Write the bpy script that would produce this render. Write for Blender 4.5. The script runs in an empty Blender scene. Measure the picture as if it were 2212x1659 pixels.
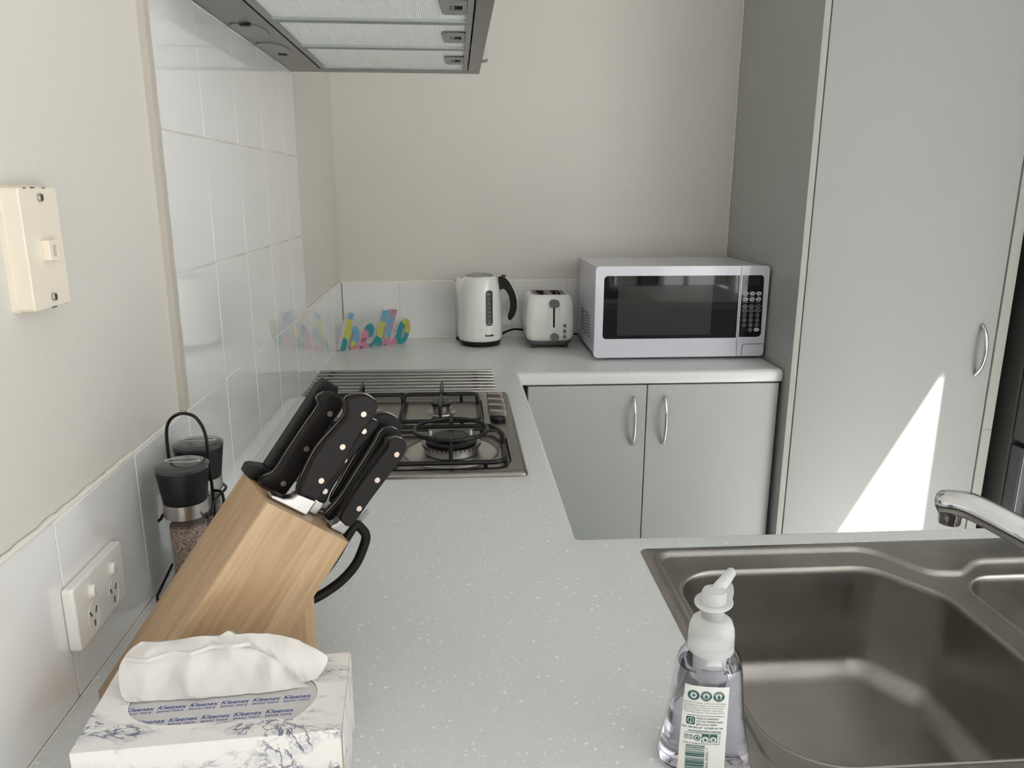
import bpy, bmesh, math, random
from mathutils import Vector, Matrix, geometry
random.seed(7)
S = bpy.context.scene
COL = S.collection
CZ = 0.9            # height of the worktop; every z below is counted from it
V = Vector
# ------------------------------------------------------------------ camera
f, cx, cy, cz, yaw, pitch, roll = 1668.83, .4021, -1.1392, .5220, .0722, .2480, .0026
cam = bpy.data.cameras.new('camera'); co = bpy.data.objects.new('camera', cam); COL.objects.link(co)
fwd = V((math.sin(yaw)*math.cos(pitch), math.cos(yaw)*math.cos(pitch), -math.sin(pitch)))
rt = V((math.cos(yaw), -math.sin(yaw), 0)); up = rt.cross(fwd)
r2 = rt*math.cos(roll)+up*math.sin(roll); u2 = -rt*math.sin(roll)+up*math.cos(roll)
co.matrix_world = Matrix(((r2.x, u2.x, -fwd.x, cx), (r2.y, u2.y, -fwd.y, cy), (r2.z, u2.z, -fwd.z, cz+CZ), (0, 0, 0, 1)))
cam.sensor_fit = 'HORIZONTAL'; cam.sensor_width = 36; cam.lens = f/2212*36; cam.clip_start = .02
S.camera = co
# ------------------------------------------------------------------ light
SUN = V((-1, 1.8, -1.914)).normalized()
w = bpy.data.worlds.new('world'); S.world = w; w.use_nodes = True
nt = w.node_tree; nt.nodes.clear()
sky = nt.nodes.new('ShaderNodeTexSky'); sky.sky_type = 'NISHITA'; sky.sun_disc = False
sky.sun_elevation = math.asin(-SUN.z); sky.sun_rotation = math.atan2(-SUN.x, -SUN.y); sky.air_density = 1.2; sky.dust_density = 2.5
bg = nt.nodes.new('ShaderNodeBackground'); bg.inputs['Strength'].default_value = .30
wo = nt.nodes.new('ShaderNodeOutputWorld')
hs = nt.nodes.new('ShaderNodeHueSaturation'); hs.inputs['Saturation'].default_value = .45
nt.links.new(sky.outputs[0], hs.inputs['Color']); nt.links.new(hs.outputs[0], bg.inputs[0]); nt.links.new(bg.outputs[0], wo.inputs[0])
sl = bpy.data.lights.new('sun', 'SUN'); sl.energy = 34; sl.angle = math.radians(.53); sl.color = (1, .985, .96)
so = bpy.data.objects.new('sun', sl); COL.objects.link(so); so.location = (6, -4, 8)
so.rotation_euler = SUN.to_track_quat('-Z', 'Y').to_euler()
def portal(name, loc, direction, sx, sy):
    l = bpy.data.lights.new(name, 'AREA'); l.shape = 'RECTANGLE'; l.size = sx; l.size_y = sy; l.cycles.is_portal = True
    o = bpy.data.objects.new(name, l); COL.objects.link(o); o.location = loc
    o.rotation_euler = V(direction).to_track_quat('-Z', 'Z' if abs(direction[2]) < .5 else 'Y').to_euler()
portal('window_light_right', (2.71, -1.535, CZ+.37), (-1, 0, 0), 2.3, 2.53)
portal('window_light_added', (2.71, -3.95, CZ+.15), (-1, 0, 0), 1.9, 2.1)  # sky portal for the added unseen window
portal('window_light_rear', (1.2, -5.25, CZ-.24), (0, 1, 0), 2.2, 1.28)
S.view_settings.view_transform = 'Standard'; S.view_settings.look = 'None'
S.view_settings.gamma = 1; S.view_settings.use_curve_mapping = False
S.view_settings.exposure = .50
S.cycles.use_denoising = True; S.cycles.max_bounces = 10; S.cycles.diffuse_bounces = 6; S.cycles.glossy_bounces = 5
S.cycles.transparent_max_bounces = 12; S.cycles.transmission_bounces = 10
S.cycles.sample_clamp_indirect = 6; S.cycles.caustics_reflective = False; S.cycles.caustics_refractive = True; S.cycles.blur_glossy = 0
# ------------------------------------------------------------------ materials
MATS = {}
def lk(nt, a, b): nt.links.new(a, b)
def node(nt, t, **k):
    n = nt.nodes.new(t)
    for a, b in k.items():
        if a.startswith('_'): n.inputs[int(a[1:])].default_value = b
        else: setattr(n, a, b)
    return n
def mat(name, col, rough=.5, metal=0, coat=0, spec=.5, trans=0, ior=1.45, sss=0, var=0, vscale=8, bump=0, bscale=60, alpha=1, stretch=(1, 1, 1), rvar=0, aniso=0):
    m = bpy.data.materials.new(name); m.use_nodes = True; nt = m.node_tree; b = nt.nodes['Principled BSDF']
    I = b.inputs
    I['Base Color'].default_value = (*col, 1); I['Roughness'].default_value = rough; I['Metallic'].default_value = metal
    I['Coat Weight'].default_value = coat; I['Coat Roughness'].default_value = .04; I['Specular IOR Level'].default_value = spec
    I['Transmission Weight'].default_value = trans; I['IOR'].default_value = ior; I['Alpha'].default_value = alpha
    I['Anisotropic'].default_value = aniso
    if sss: I['Subsurface Weight'].default_value = sss; I['Subsurface Scale'].default_value = .01
    if var or bump or rvar:
        tc = node(nt, 'ShaderNodeTexCoord'); mp = node(nt, 'ShaderNodeMapping'); mp.inputs['Scale'].default_value = stretch
        lk(nt, tc.outputs['Object'], mp.inputs[0])
    if var or rvar:
        n = node(nt, 'ShaderNodeTexNoise'); n.inputs['Scale'].default_value = vscale; n.inputs['Detail'].default_value = 4
        lk(nt, mp.outputs[0], n.inputs['Vector'])
        if var:
            r = node(nt, 'ShaderNodeMapRange'); r.inputs[1].default_value = .3; r.inputs[2].default_value = .7
            r.inputs[3].default_value = 1-var; r.inputs[4].default_value = 1+var; lk(nt, n.outputs['Fac'], r.inputs[0])
            h = node(nt, 'ShaderNodeVectorMath', operation='SCALE'); h.inputs[0].default_value = col; lk(nt, r.outputs[0], h.inputs['Scale'])
            lk(nt, h.outputs[0], I['Base Color'])
        if rvar:
            r = node(nt, 'ShaderNodeMapRange'); r.inputs[1].default_value = .3; r.inputs[2].default_value = .7
            r.inputs[3].default_value = max(0, rough-rvar); r.inputs[4].default_value = rough+rvar; lk(nt, n.outputs['Fac'], r.inputs[0]); lk(nt, r.outputs[0], I['Roughness'])
    if bump:
        n = node(nt, 'ShaderNodeTexNoise'); n.inputs['Scale'].default_value = bscale; n.inputs['Detail'].default_value = 3
        lk(nt, mp.outputs[0], n.inputs['Vector'])
        bp = node(nt, 'ShaderNodeBump'); bp.inputs['Strength'].default_value = 1; bp.inputs['Distance'].default_value = bump
        lk(nt, n.outputs['Fac'], bp.inputs['Height']); lk(nt, bp.outputs[0], I['Normal'])
    MATS[name] = m; return m
wall_m = mat('wall paint', (.655, .63, .59), .55, bump=.0004, bscale=120)
ceil_m = mat('ceiling paint', (.80, .80, .80), .8)
floor_m = mat('pale floor tiles', (.56, .56, .56), .5, var=.05, vscale=3)
patio_m = mat('patio paving', (.30, .30, .30), .8, var=.1, vscale=2)
tile_m = mat('glazed white tile', (.80, .80, .805), .0, spec=.9, coat=.35, ior=1.55)
grout_m = mat('grout', (.66, .64, .60), .9)
trim_m = mat('beige timber strip', (.50, .465, .415), .6, bump=.0006, bscale=60)
silicone_m = mat('cream silicone', (.80, .76, .70), .4, bump=.0004, bscale=40)
shaded_cab_m = mat('shaded grey laminate', (.29, .298, .288), .38, bump=.00008, bscale=500)  # cabinet grey with shade put into the colour, so the pantry door looks less lit
cab_m = mat('grey laminate', (.41, .425, .41), .35, bump=.00008, bscale=500)
cabe_m = mat('pale laminate edge', (.335, .335, .305), .4)
chrome_m = mat('polished chrome', (.72, .73, .75), .06, 1)
steel_m = mat('brushed steel', (.50, .48, .455), .30, 1)
sinksteel_m = mat('worn sink steel', (.36, .342, .32), .33, 1, var=.07, vscale=16)
hobsteel_m = mat('hob steel', (.235, .225, .205), .24, 1)
rod_m = mat('steel rod', (.36, .35, .335), .28, 1)
hoodsteel_m = mat('hood steel', (.30, .29, .275), .4, 1, var=.10, vscale=30, stretch=(3, 1, 1))
hoodal_m = mat('hood aluminium frame', (.34, .36, .365), .45, .8)
black_m = mat('black enamel', (.010, .010, .010), .32, spec=.3)
blackpl_m = mat('black plastic', (.014, .014, .015), .42, spec=.22)
handle_m = mat('black knife handle', (.013, .011, .011), .42, spec=.18)
rivet_m = mat('handle rivet', (.50, .41, .36), .4, 1)
dark_m = mat('dark void', (.01, .01, .01), .8)
white_m = mat('glossy white plastic', (.80, .80, .78), .16, coat=.4)
mw_m = mat('microwave white', (.66, .665, .75), .2, coat=.4)
grey_m = mat('grey plastic', (.13, .135, .14), .4)
dgrey_m = mat('dark grey plastic', (.035, .037, .04), .4)
glassblk_m = mat('black glass', (.006, .006, .008), .03)
mesh_m = mat('screened black glass', (.032, .036, .034), .05)
lblgrey_m = mat('pale print', (.55, .55, .55), .5)
led_m = mat('green digits', (.035, .06, .035), .4)
red_m = mat('dark red print', (.12, .02, .02), .5)
cream_m = mat('aged cream plastic', (.80, .73, .62), .35)
socket_m = mat('socket white plastic', (.78, .76, .73), .2, coat=.3)
soap_white_m = mat('frosted pump plastic', (.95, .96, .96), .4, trans=.6, ior=1.2)
blue_m = mat('blue print', (.03, .06, .26), .5)
green_m = mat('dark green print', (.01, .09, .075), .5)
paper_m = mat('label paper', (.70, .70, .685), .6)
tissue_m = mat('white tissue', (.76, .74, .725), .9, bump=.0022, bscale=38)
tissue_m.node_tree.nodes['Principled BSDF'].inputs['Alpha'].default_value = .88
film_m = mat('clear dispensing film', (.62, .60, .61), .25, alpha=.9)
fridge_m = mat('dark fridge side', (.05, .05, .048), .5, bump=.0002, bscale=300)
fridged_m = mat('dark steel fridge door', (.12, .125, .13), .3, .8)
lens_m = mat('hood lamp cover', (.17, .185, .18), .3, spec=.5)
def glass(name, col, rough=0.0, ior=1.45):
    m = mat(name, col, rough, trans=1, ior=ior); return m
clear_m = glass('clear glass', (.97, .98, .98))
bottle_m = glass('clear bottle plastic', (.97, .97, 1.0), .0, 1.4)
soap_m = glass('pale lilac soap', (.94, .91, .985), .0, 1.33)
# thin window glass: mostly see-through with a mirror film
def pane_mat():
    m = bpy.data.materials.new('window glass'); m.use_nodes = True; nt = m.node_tree; nt.nodes.clear()
    o = node(nt, 'ShaderNodeOutputMaterial'); t = node(nt, 'ShaderNodeBsdfTransparent'); g = node(nt, 'ShaderNodeBsdfGlossy'); g.inputs['Roughness'].default_value = 0
    mx = node(nt, 'ShaderNodeMixShader'); mx.inputs[0].default_value = .07
    t.inputs[0].default_value = (.95, .97, .96, 1)
    lk(nt, t.outputs[0], mx.inputs[1]); lk(nt, g.outputs[0], mx.inputs[2]); lk(nt, mx.outputs[0], o.inputs[0]); return m
pane_m = pane_mat()
def counter_mat():
    m = mat('speckled worktop laminate', (.5, .52, .5), .26, spec=.45); nt = m.node_tree; b = nt.nodes['Principled BSDF']
    tc = node(nt, 'ShaderNodeTexCoord'); col = None
    n0 = node(nt, 'ShaderNodeTexNoise'); n0.inputs['Scale'].default_value = 60; lk(nt, tc.outputs['Object'], n0.inputs['Vector'])
    ad = node(nt, 'ShaderNodeVectorMath', operation='MULTIPLY_ADD'); ad.inputs[1].default_value = (.006,)*3
    lk(nt, n0.outputs['Color'], ad.inputs[0]); lk(nt, tc.outputs['Object'], ad.inputs[2])
    base = node(nt, 'ShaderNodeMix', data_type='RGBA'); base.inputs[6].default_value = (.60, .615, .612, 1); base.inputs[7].default_value = (.65, .665, .66, 1)
    n1 = node(nt, 'ShaderNodeTexNoise'); n1.inputs['Scale'].default_value = 160; n1.inputs['Detail'].default_value = 4
    lk(nt, tc.outputs['Object'], n1.inputs['Vector']); lk(nt, n1.outputs['Fac'], base.inputs[0]); prev = base.outputs[2]
    for sc, th, c in ((120, .16, (.82, .83, .81, 1)), (290, .24, (.73, .74, .72, 1)), (210, .13, (.55, .56, .55, 1))):
        vo = node(nt, 'ShaderNodeTexVoronoi'); vo.inputs['Scale'].default_value = sc; lk(nt, ad.outputs[0], vo.inputs['Vector'])
        sp = node(nt, 'ShaderNodeSeparateColor'); lk(nt, vo.outputs['Color'], sp.inputs[0])
        pick = node(nt, 'ShaderNodeMath', operation='GREATER_THAN'); pick.inputs[1].default_value = .62; lk(nt, sp.outputs[0], pick.inputs[0])
        rad = node(nt, 'ShaderNodeMath', operation='MULTIPLY'); rad.inputs[1].default_value = th*1.7; lk(nt, sp.outputs[1], rad.inputs[0])
        lt = node(nt, 'ShaderNodeMath', operation='LESS_THAN'); lk(nt, vo.outputs['Distance'], lt.inputs[0]); lk(nt, rad.outputs[0], lt.inputs[1])
        mu = node(nt, 'ShaderNodeMath', operation='MULTIPLY'); lk(nt, pick.outputs[0], mu.inputs[0]); lk(nt, lt.outputs[0], mu.inputs[1])
        mx = node(nt, 'ShaderNodeMix', data_type='RGBA'); mx.inputs[7].default_value = c
        lk(nt, mu.outputs[0], mx.inputs[0]); lk(nt, prev, mx.inputs[6]); prev = mx.outputs[2]
    lk(nt, prev, b.inputs['Base Color'])
    bn = node(nt, 'ShaderNodeBump'); bn.inputs['Distance'].default_value = .0001; lk(nt, n1.outputs['Fac'], bn.inputs['Height']); lk(nt, bn.outputs[0], b.inputs['Normal'])
    return m
counter_m = counter_mat()
# ------------------------------------------------------------------ mesh tools
class MB:
    def __init__(s): s.v = []; s.f = []; s.m = []; s.T = None
    def add(s, vs, fs, mi=0):
        n = len(s.v)
        for p in vs:
            p = V(p); s.v.append(s.T @ p if s.T else p)
        for q in fs: s.f.append(tuple(n+i for i in q)); s.m.append(mi)
        return s
    def box(s, x0, x1, y0, y1, z0, z1, mi=0):
        vs = [(x, y, z) for x in (x0, x1) for y in (y0, y1) for z in (z0, z1)]
        return s.add(vs, [(0, 1, 3, 2), (4, 6, 7, 5), (0, 4, 5, 1), (2, 3, 7, 6), (0, 2, 6, 4), (1, 5, 7, 3)], mi)
    def loft(s, loops, cap0=True, cap1=True, mi=0, closed=True):
        n = len(loops[0]); vs = [p for l in loops for p in l]; fs = []
        for i in range(len(loops)-1):
            for j in range(n if closed else n-1):
                a = i*n+j; b = i*n+(j+1) % n; fs.append((a, b, b+n, a+n))
        if cap0: fs.append(tuple(range(n))[::-1])
        if cap1: fs.append(tuple(range((len(loops)-1)*n, len(loops)*n)))
        return s.add(vs, fs, mi)
    def lathe(s, prof, c=(0, 0, 0), n=32, mi=0, a0=0, cap=True):
        loops = [[(c[0]+r*math.cos(a0+2*math.pi*k/n), c[1]+r*math.sin(a0+2*math.pi*k/n), c[2]+z) for k in range(n)] for r, z in prof]
        return s.loft(loops, cap, cap, mi)
    def tube(s, path, r, n=10, mi=0, closed=False, flat=1.0):
        P = [V(p) for p in path]; m = len(P); loops = []
        rr = r if hasattr(r, '__len__') else [r]*m
        ref = None
        for i in range(m):
            a = P[(i-1) % m] if closed or i else P[0]; b = P[(i+1) % m] if closed or i < m-1 else P[-1]
            t = (b-a).normalized()
            if ref is None: ref = V((0, 0, 1)) if abs(t.z) < .9 else V((1, 0, 0))
            x = (ref-t*ref.dot(t)).normalized(); ref = x; y = t.cross(x)
            loops.append([P[i]+x*rr[i]*math.cos(2*math.pi*k/n)+y*rr[i]*flat*math.sin(2*math.pi*k/n) for k in range(n)])
        if closed: loops.append(loops[0]); return s.loft(loops, False, False, mi)
        return s.loft(loops, True, True, mi)
    def prism(s, poly, z0, z1, holes=(), fn=None, mi=0, walls=True, capb=True, capt=True):
        fn = fn or (lambda x, y, z: (x, y, z))
        loops = [list(poly)]+[list(h) for h in holes]
        if holes:
            pts = [V(p) for l in loops for p in l]; ed = []; k = 0
            for l in loops: ed += [(k+i, k+(i+1) % len(l)) for i in range(len(l))]; k += len(l)
            vo, _, fo, *_ = geometry.delaunay_2d_cdt(pts, ed, [], 1, 1e-7)
            def solid(q):
                px = sum(vo[i].x for i in q)/len(q); py = sum(vo[i].y for i in q)/len(q); c = False
                for l in loops:
                    for i in range(len(l)):
                        (xa, ya), (xb, yb) = l[i-1], l[i]
                        if (ya > py) != (yb > py) and px < (xb-xa)*(py-ya)/(yb-ya)+xa: c = not c
                return c
            fo = [q for q in fo if solid(q)]
            if capt: s.add([fn(p.x, p.y, z1) for p in vo], fo, mi)
            if capb: s.add([fn(p.x, p.y, z0) for p in vo], [q[::-1] for q in fo], mi)
        else:
            if capt: s.add([fn(x, y, z1) for x, y in poly], [tuple(range(len(poly)))], mi)
            if capb: s.add([fn(x, y, z0) for x, y in poly], [tuple(range(len(poly)))[::-1]], mi)
        if walls:
            for l in loops: s.loft([[fn(x, y, z0) for x, y in l], [fn(x, y, z1) for x, y in l]], False, False, mi)
        return s
BASE = {}
def obj(name, mb, mats, parent=None, base=(0, 0, 0), bevel=0, seg=2, smooth=35, label=None, cat=None, group=None, kind=None, recalc=True, weld=1e-6, bangle=30):
    if parent is not None: base = BASE[parent.name]
    b = V(base); me = bpy.data.meshes.new(name)
    me.from_pydata([v-b for v in mb.v], [], mb.f)
    mats = mats if isinstance(mats, (list, tuple)) else [mats]
    for m in mats: me.materials.append(m)
    me.polygons.foreach_set('material_index', mb.m)
    bm = bmesh.new(); bm.from_mesh(me)
    if weld: bmesh.ops.remove_doubles(bm, verts=bm.verts, dist=weld)
    if recalc: bmesh.ops.recalc_face_normals(bm, faces=bm.faces)
    bm.to_mesh(me); bm.free()
    if smooth:
        me.polygons.foreach_set('use_smooth', [True]*len(me.polygons)); me.set_sharp_from_angle(angle=math.radians(smooth))
    o = bpy.data.objects.new(name, me); COL.objects.link(o)
    if parent is not None: o.parent = parent
    else: o.location = (b.x, b.y, b.z+CZ)
    BASE[o.name] = tuple(b)
    if bevel:
        md = o.modifiers.new('edge', 'BEVEL'); md.width = bevel; md.segments = seg; md.limit_method = 'ANGLE'; md.angle_limit = math.radians(bangle); md.harden_normals = True
    tag(o, label, cat, group, kind); return o
def tag(o, label=None, cat=None, group=None, kind=None):
    for k, v in (('label', label), ('category', cat), ('group', group), ('kind', kind)):
        if v: o[k] = v
    return o
def thing(name, base, label, cat, group=None):
    o = bpy.data.objects.new(name, None); COL.objects.link(o); o.location = (base[0], base[1], base[2]+CZ); o.empty_display_size = .05
    BASE[o.name] = tuple(base); tag(o, label, cat, group); return o
def piece(name, src, delta, parent):
    o = bpy.data.objects.new(name, src.data); COL.objects.link(o); o.parent = parent; o.location = delta
    for m in src.modifiers:
        q = o.modifiers.new(m.name, m.type); q.width = m.width; q.segments = m.segments; q.limit_method = m.limit_method; q.angle_limit = m.angle_limit; q.harden_normals = m.harden_normals
    return o
def rpoly(pts, rad, n=6):
    out = []; N = len(pts)
    for i in range(N):
        p = V(pts[i]); a = (V(pts[i-1])-p); b = (V(pts[(i+1) % N])-p); r = rad[i] if hasattr(rad, '__len__') else rad
        if r <= 0: out.append(tuple(p)); continue
        an = a.normalized(); bn = b.normalized(); half = math.acos(max(-1, min(1, an.dot(bn))))/2
        d = min(r/math.tan(half), a.length*.49, b.length*.49); rr = d*math.tan(half)
        c = p+(an+bn).normalized()*(rr/math.sin(half)); s0 = p+an*d-c; s1 = p+bn*d-c
        a0 = math.atan2(s0.y, s0.x); a1 = math.atan2(s1.y, s1.x); da = (a1-a0+math.pi) % (2*math.pi)-math.pi
        for k in range(n+1):
            t = a0+da*k/n; out.append((c.x+rr*math.cos(t), c.y+rr*math.sin(t)))
    return out
def rrect(x0, x1, y0, y1, r, n=6): return rpoly([(x0, y0), (x1, y0), (x1, y1), (x0, y1)], r, n)
def offs(loop, d):  # inward for a counter-clockwise loop
    out = []; N = len(loop)
    for i in range(N):
        a = V(loop[i-1]); b = V(loop[(i+1) % N]); t = (b-a)
        if t.length < 1e-9: out.append(loop[i]); continue
        t.normalize(); out.append((loop[i][0]-t.y*d, loop[i][1]+t.x*d))
    return out
def resample(loop, n):
    L = [V(p) for p in loop]; L.append(L[0]); d = [0]
    for i in range(len(L)-1): d.append(d[-1]+(L[i+1]-L[i]).length)
    out = []; j = 0
    for k in range(n):
        t = d[-1]*k/n
        while d[j+1] < t: j += 1
        q = (t-d[j])/max(1e-12, d[j+1]-d[j]); out.append(tuple(L[j].lerp(L[j+1], q)))
    return out
def spline(pts, n=8, closed=False):
    P = [V(p) for p in pts]; N = len(P); out = []
    for i in range(N if closed else N-1):
        g = lambda k: P[k % N] if closed else P[max(0, min(N-1, k))]
        a, b, c, d = g(i-1), g(i), g(i+1), g(i+2)
        for k in range(n):
            t = k/n; out.append(.5*((2*b)+(c-a)*t+(2*a-5*b+4*c-d)*t*t+(-a+3*b-3*c+d)*t**3))
    if not closed: out.append(P[-1])
    return [tuple(p) for p in out]
FC = {}
def text2d(s, size, shear=0, align='CENTER', bold=0):
    """flat lettering: list of 2-D points and faces, centred on its baseline middle"""
    key = (s, shear, align, bold)
    if key not in FC:
        c = bpy.data.curves.new('t', 'FONT'); c.body = s; c.size = 1; c.align_x = align; c.shear = shear; c.resolution_u = 2; c.offset = bold
        o = bpy.data.objects.new('t', c); COL.objects.link(o)
        me = bpy.data.meshes.new_from_object(o.evaluated_get(bpy.context.evaluated_depsgraph_get()))
        FC[key] = ([(v.co.x, v.co.y) for v in me.vertices], [tuple(p.vertices) for p in me.polygons])
        bpy.data.objects.remove(o); bpy.data.curves.remove(c); bpy.data.meshes.remove(me)
    vs, fs = FC[key]; return [(x*size, y*size) for x, y in vs], fs
def put_text(mb, s, size, fn, mi=0, **k):
    vs, fs = text2d(s, size, **k)
    if fs: mb.add([fn(x, y) for x, y in vs], fs, mi)
def frame_mb(x0, x1, y0, y1, t, z0, z1, fn=None):
    m = MB(); m.prism([(x0, y0), (x1, y0), (x1, y1), (x0, y1)], z0, z1, [[(x0+t, y0+t), (x1-t, y0+t), (x1-t, y1-t), (x0+t, y1-t)]], fn); return m
D = 1.6157; XE = .5817; YF = 1.043; YP = -.0507; XP = 1.378; XW = 2.62; YB = -5.2; ZC = 1.85; FL = -.9
# ------------------------------------------------------------------ room shell
def struct(name, mb, m, parent=None, **k): return obj(name, mb, m, parent, kind=None if parent else 'structure', **k)
struct('floor', MB().box(-.1, XW+.1, YB-.1, D+.1, FL-.05, FL), floor_m)
struct('ceiling', MB().box(-.1, XW+.1, YB-.1, D+.1, ZC, ZC+.05), ceil_m)
wl = struct('wall_left', MB().box(-.1, -.006, YB-.1, D+.1, FL, ZC), wall_m)
wb = struct('wall_back', MB().box(-.006, XW+.1, D+.006, D+.1, FL, ZC), wall_m)
struct('wall_right', MB().prism([(YB, FL), (D, FL), (D, ZC), (YB, ZC)], XW, XW+.08, [[(-2.7, FL+.001), (-.369, FL+.001), (-.369, 1.636), (-2.7, 1.636)], [(-4.9, FL+.001), (-3.0, FL+.001), (-3.0, 1.2), (-4.9, 1.2)]], lambda a, b, c: (c, a, b)), wall_m)
struct('wall_front', MB().prism([(0, FL), (XW, FL), (XW, ZC), (0, ZC)], YB-.12, YB, [[(.1, FL+.02), (2.3, FL+.02), (2.3, .40), (.1, .40)]], lambda a, b, c: (a, c, b)), wall_m)
# windows
def window(name, axis, c, a0, a1, z0, z1, n, h=None):
    fn = (lambda a, b, q: (c+q, a, b)) if axis == 'x' else (lambda a, b, q: (a, c+q, b))
    wn = struct(name, frame_mb(a0, a1, z0, z1, .03, -.03, .03, fn), mat(name+' frame', (.7, .7, .68), .4), base=fn(a0, z0, 0))
    wdt = (a1-a0-.06)/n
    for i in range(n):
        x = a0+.03+i*wdt
        obj('sash', frame_mb(x, x+wdt, z0+.03, z1-.03, .03, -.018, .018, fn), MATS[name+' frame'], wn)
        obj('pane', MB().prism([(x+.03, z0+.06), (x+wdt-.03, z0+.06), (x+wdt-.03, z1-.06), (x+.03, z1-.06)], 0, .0001, fn=fn, walls=False, capb=False), pane_m, wn, weld=0)
window('window_1', 'x', XW+.04, -2.7, -.369, FL, 1.636, 3)
window('window_added', 'x', XW+.04, -4.9, -3.0, FL, 1.2, 2)  # unseen window, added to brighten the left wall and the microwave door reflection
window('window_2', 'y', YB-.06, .1, 2.3, FL+.02, .40, 2)
pt = struct('patio_ground', MB().box(-12, 18, -22, 14, FL-.3, FL-.06), patio_m)
# ------------------------------------------------------------------ tiles
def tile_mesh(fn, w, h, name='tile'):
    return MB().box(-0, 0, 0, 0, 0, 0) if 0 else MB().prism(rrect(.001, w-.001, .001, h-.001, .0015, 2), 0, .006, fn=fn)
g1 = MB().box(-.006, -.0018, -1.2, D-.001, 0, .2)
g1.box(-.006, -.0018, 0, .956, .2, 1.0)
gl = obj('grout', g1, grout_m, wl)
tiles = {}
def tile(parent, key, fn, w, h, off):
    if (parent.name, key) not in tiles:
        o = obj('tile', tile_mesh(fn, w, h), tile_m, parent, bevel=.0012, seg=2); o.location = off; tiles[(parent.name, key)] = o
    else: piece('tile', tiles[(parent.name, key)], off, parent)
fl_ = lambda a, b, q: (-.006+q, a, b)
for i in range(-6, 9):
    wd = min(.2, D-.008-i*.2)
    if wd > .01: tile(wl, 'a%.3f' % wd, fl_, wd, .2, (0, i*.2, 0))
for r in range(1, 5):
    for i in range(5):
        wd = min(.2, .956-i*.2); tile(wl, 'a%.3f' % wd, fl_, wd, .2, (0, i*.2, r*.2))
obj('grout', MB().box(0, XP, D+.0018, D+.006, 0, .2), grout_m, wb)
for i in range(7):
    wd = min(.2, XP-i*.2); tile(wb, 'b%.3f' % wd, lambda a, b, q: (a, D+.006-q, b), wd, .2, (i*.2, 0, 0))
# beige strip at the near edge of the splashback, silicone along the upstand
random.seed(3)
m = MB()
for i in range(40):
    z = .205+i*.02; a = .0005*math.sin(i*1.7); m.box(-.006, .0035+a*.5, -.018+a, -.0005, z, z+.02)
obj('timber_strip', m, trim_m, wl, weld=1e-5)
m = MB(); ph = [random.uniform(-1, 1)*.0012 for _ in range(200)]
m.tube([(-.0035, -1.2+i*.012, .2015+ph[i]*.6) for i in range(100)], [.0028+ph[i]*.3 for i in range(100)], 8)
m.tube([(-.0035, .957+i*.012, .2015) for i in range(55)], .0038, 8)
m.tube([(-.004+i*.0125, D+.0035, .2015+ph[i]*.4) for i in range(112)], [.004+ph[i]*.4 for i in range(112)], 8)
m.tube([(.001, -1.2+i*.05, .0005) for i in range(57)], .0013, 6)
m.tube([(i*.05, D-.001, .001) for i in range(28)], .002, 6)
struct('trim_1', m, silicone_m)
m = MB().tube([(XP-.001, D+.003, .2+i*.05+0) for i in range(33)], .0025, 6)
struct('trim_2', m, silicone_m)
# ------------------------------------------------------------------ benchtop
SINK = (.668, 1.42, -.580, -.098); HOB = (.035, .531, .213, .803)
outer = [(0, -.72), (1.9, -.72), (1.9, YP), (XE, YP), (XE, YF), (XP-.001, YF), (XP-.001, D), (0, D)]
holes = [rrect(SINK[0]+.012, SINK[1]-.012, SINK[2]+.012, SINK[3]-.012, .02), rrect(HOB[0]+.015, HOB[1]-.015, HOB[2]+.015, HOB[3]-.015, .02)]
wt = MB()
po = rpoly(outer, [0, .02, .01, .006, .006, .012, 0, 0], 4)
# rolled front edge: the outline lofts outwards round the lip
def only_front(loop, d):
    o = offs(loop, d); out = []
    for (x, y), (a, b) in zip(loop, o):
        if x < .002: a = x
        if y > D-.002: b = y
        if x > XP-.003 and y > YF+.02: a = x
        out.append((a, b))
    return out
R = .013; TH = .038
prof = [(R*(1-math.sin(t)), -R*(1-math.cos(t))) for t in [k*math.pi/2/5 for k in range(6)]]+[(0, -TH+.006), (.002, -TH+.001), (.005, -TH)]
lps = [[(x, y, z) for x, y in only_front(po, d)] for d, z in prof]
wt.loft(lps, False, False)
top = only_front(po, R); wt.prism(top, -.02, 0, holes, capb=False, walls=False)
for h in holes: wt.loft([[(x, y, 0) for x, y in h], [(x, y, -TH) for x, y in h]], False, False)
bot = only_front(po, .005); wt.prism(bot, -TH, -.02, holes, capt=False, walls=False)
obj('worktop', wt, counter_m, base=(.3, .3, -TH), smooth=50, weld=2e-5, label='pale grey speckled laminate worktop running in a U around the kitchen corner', cat='worktop')
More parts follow.
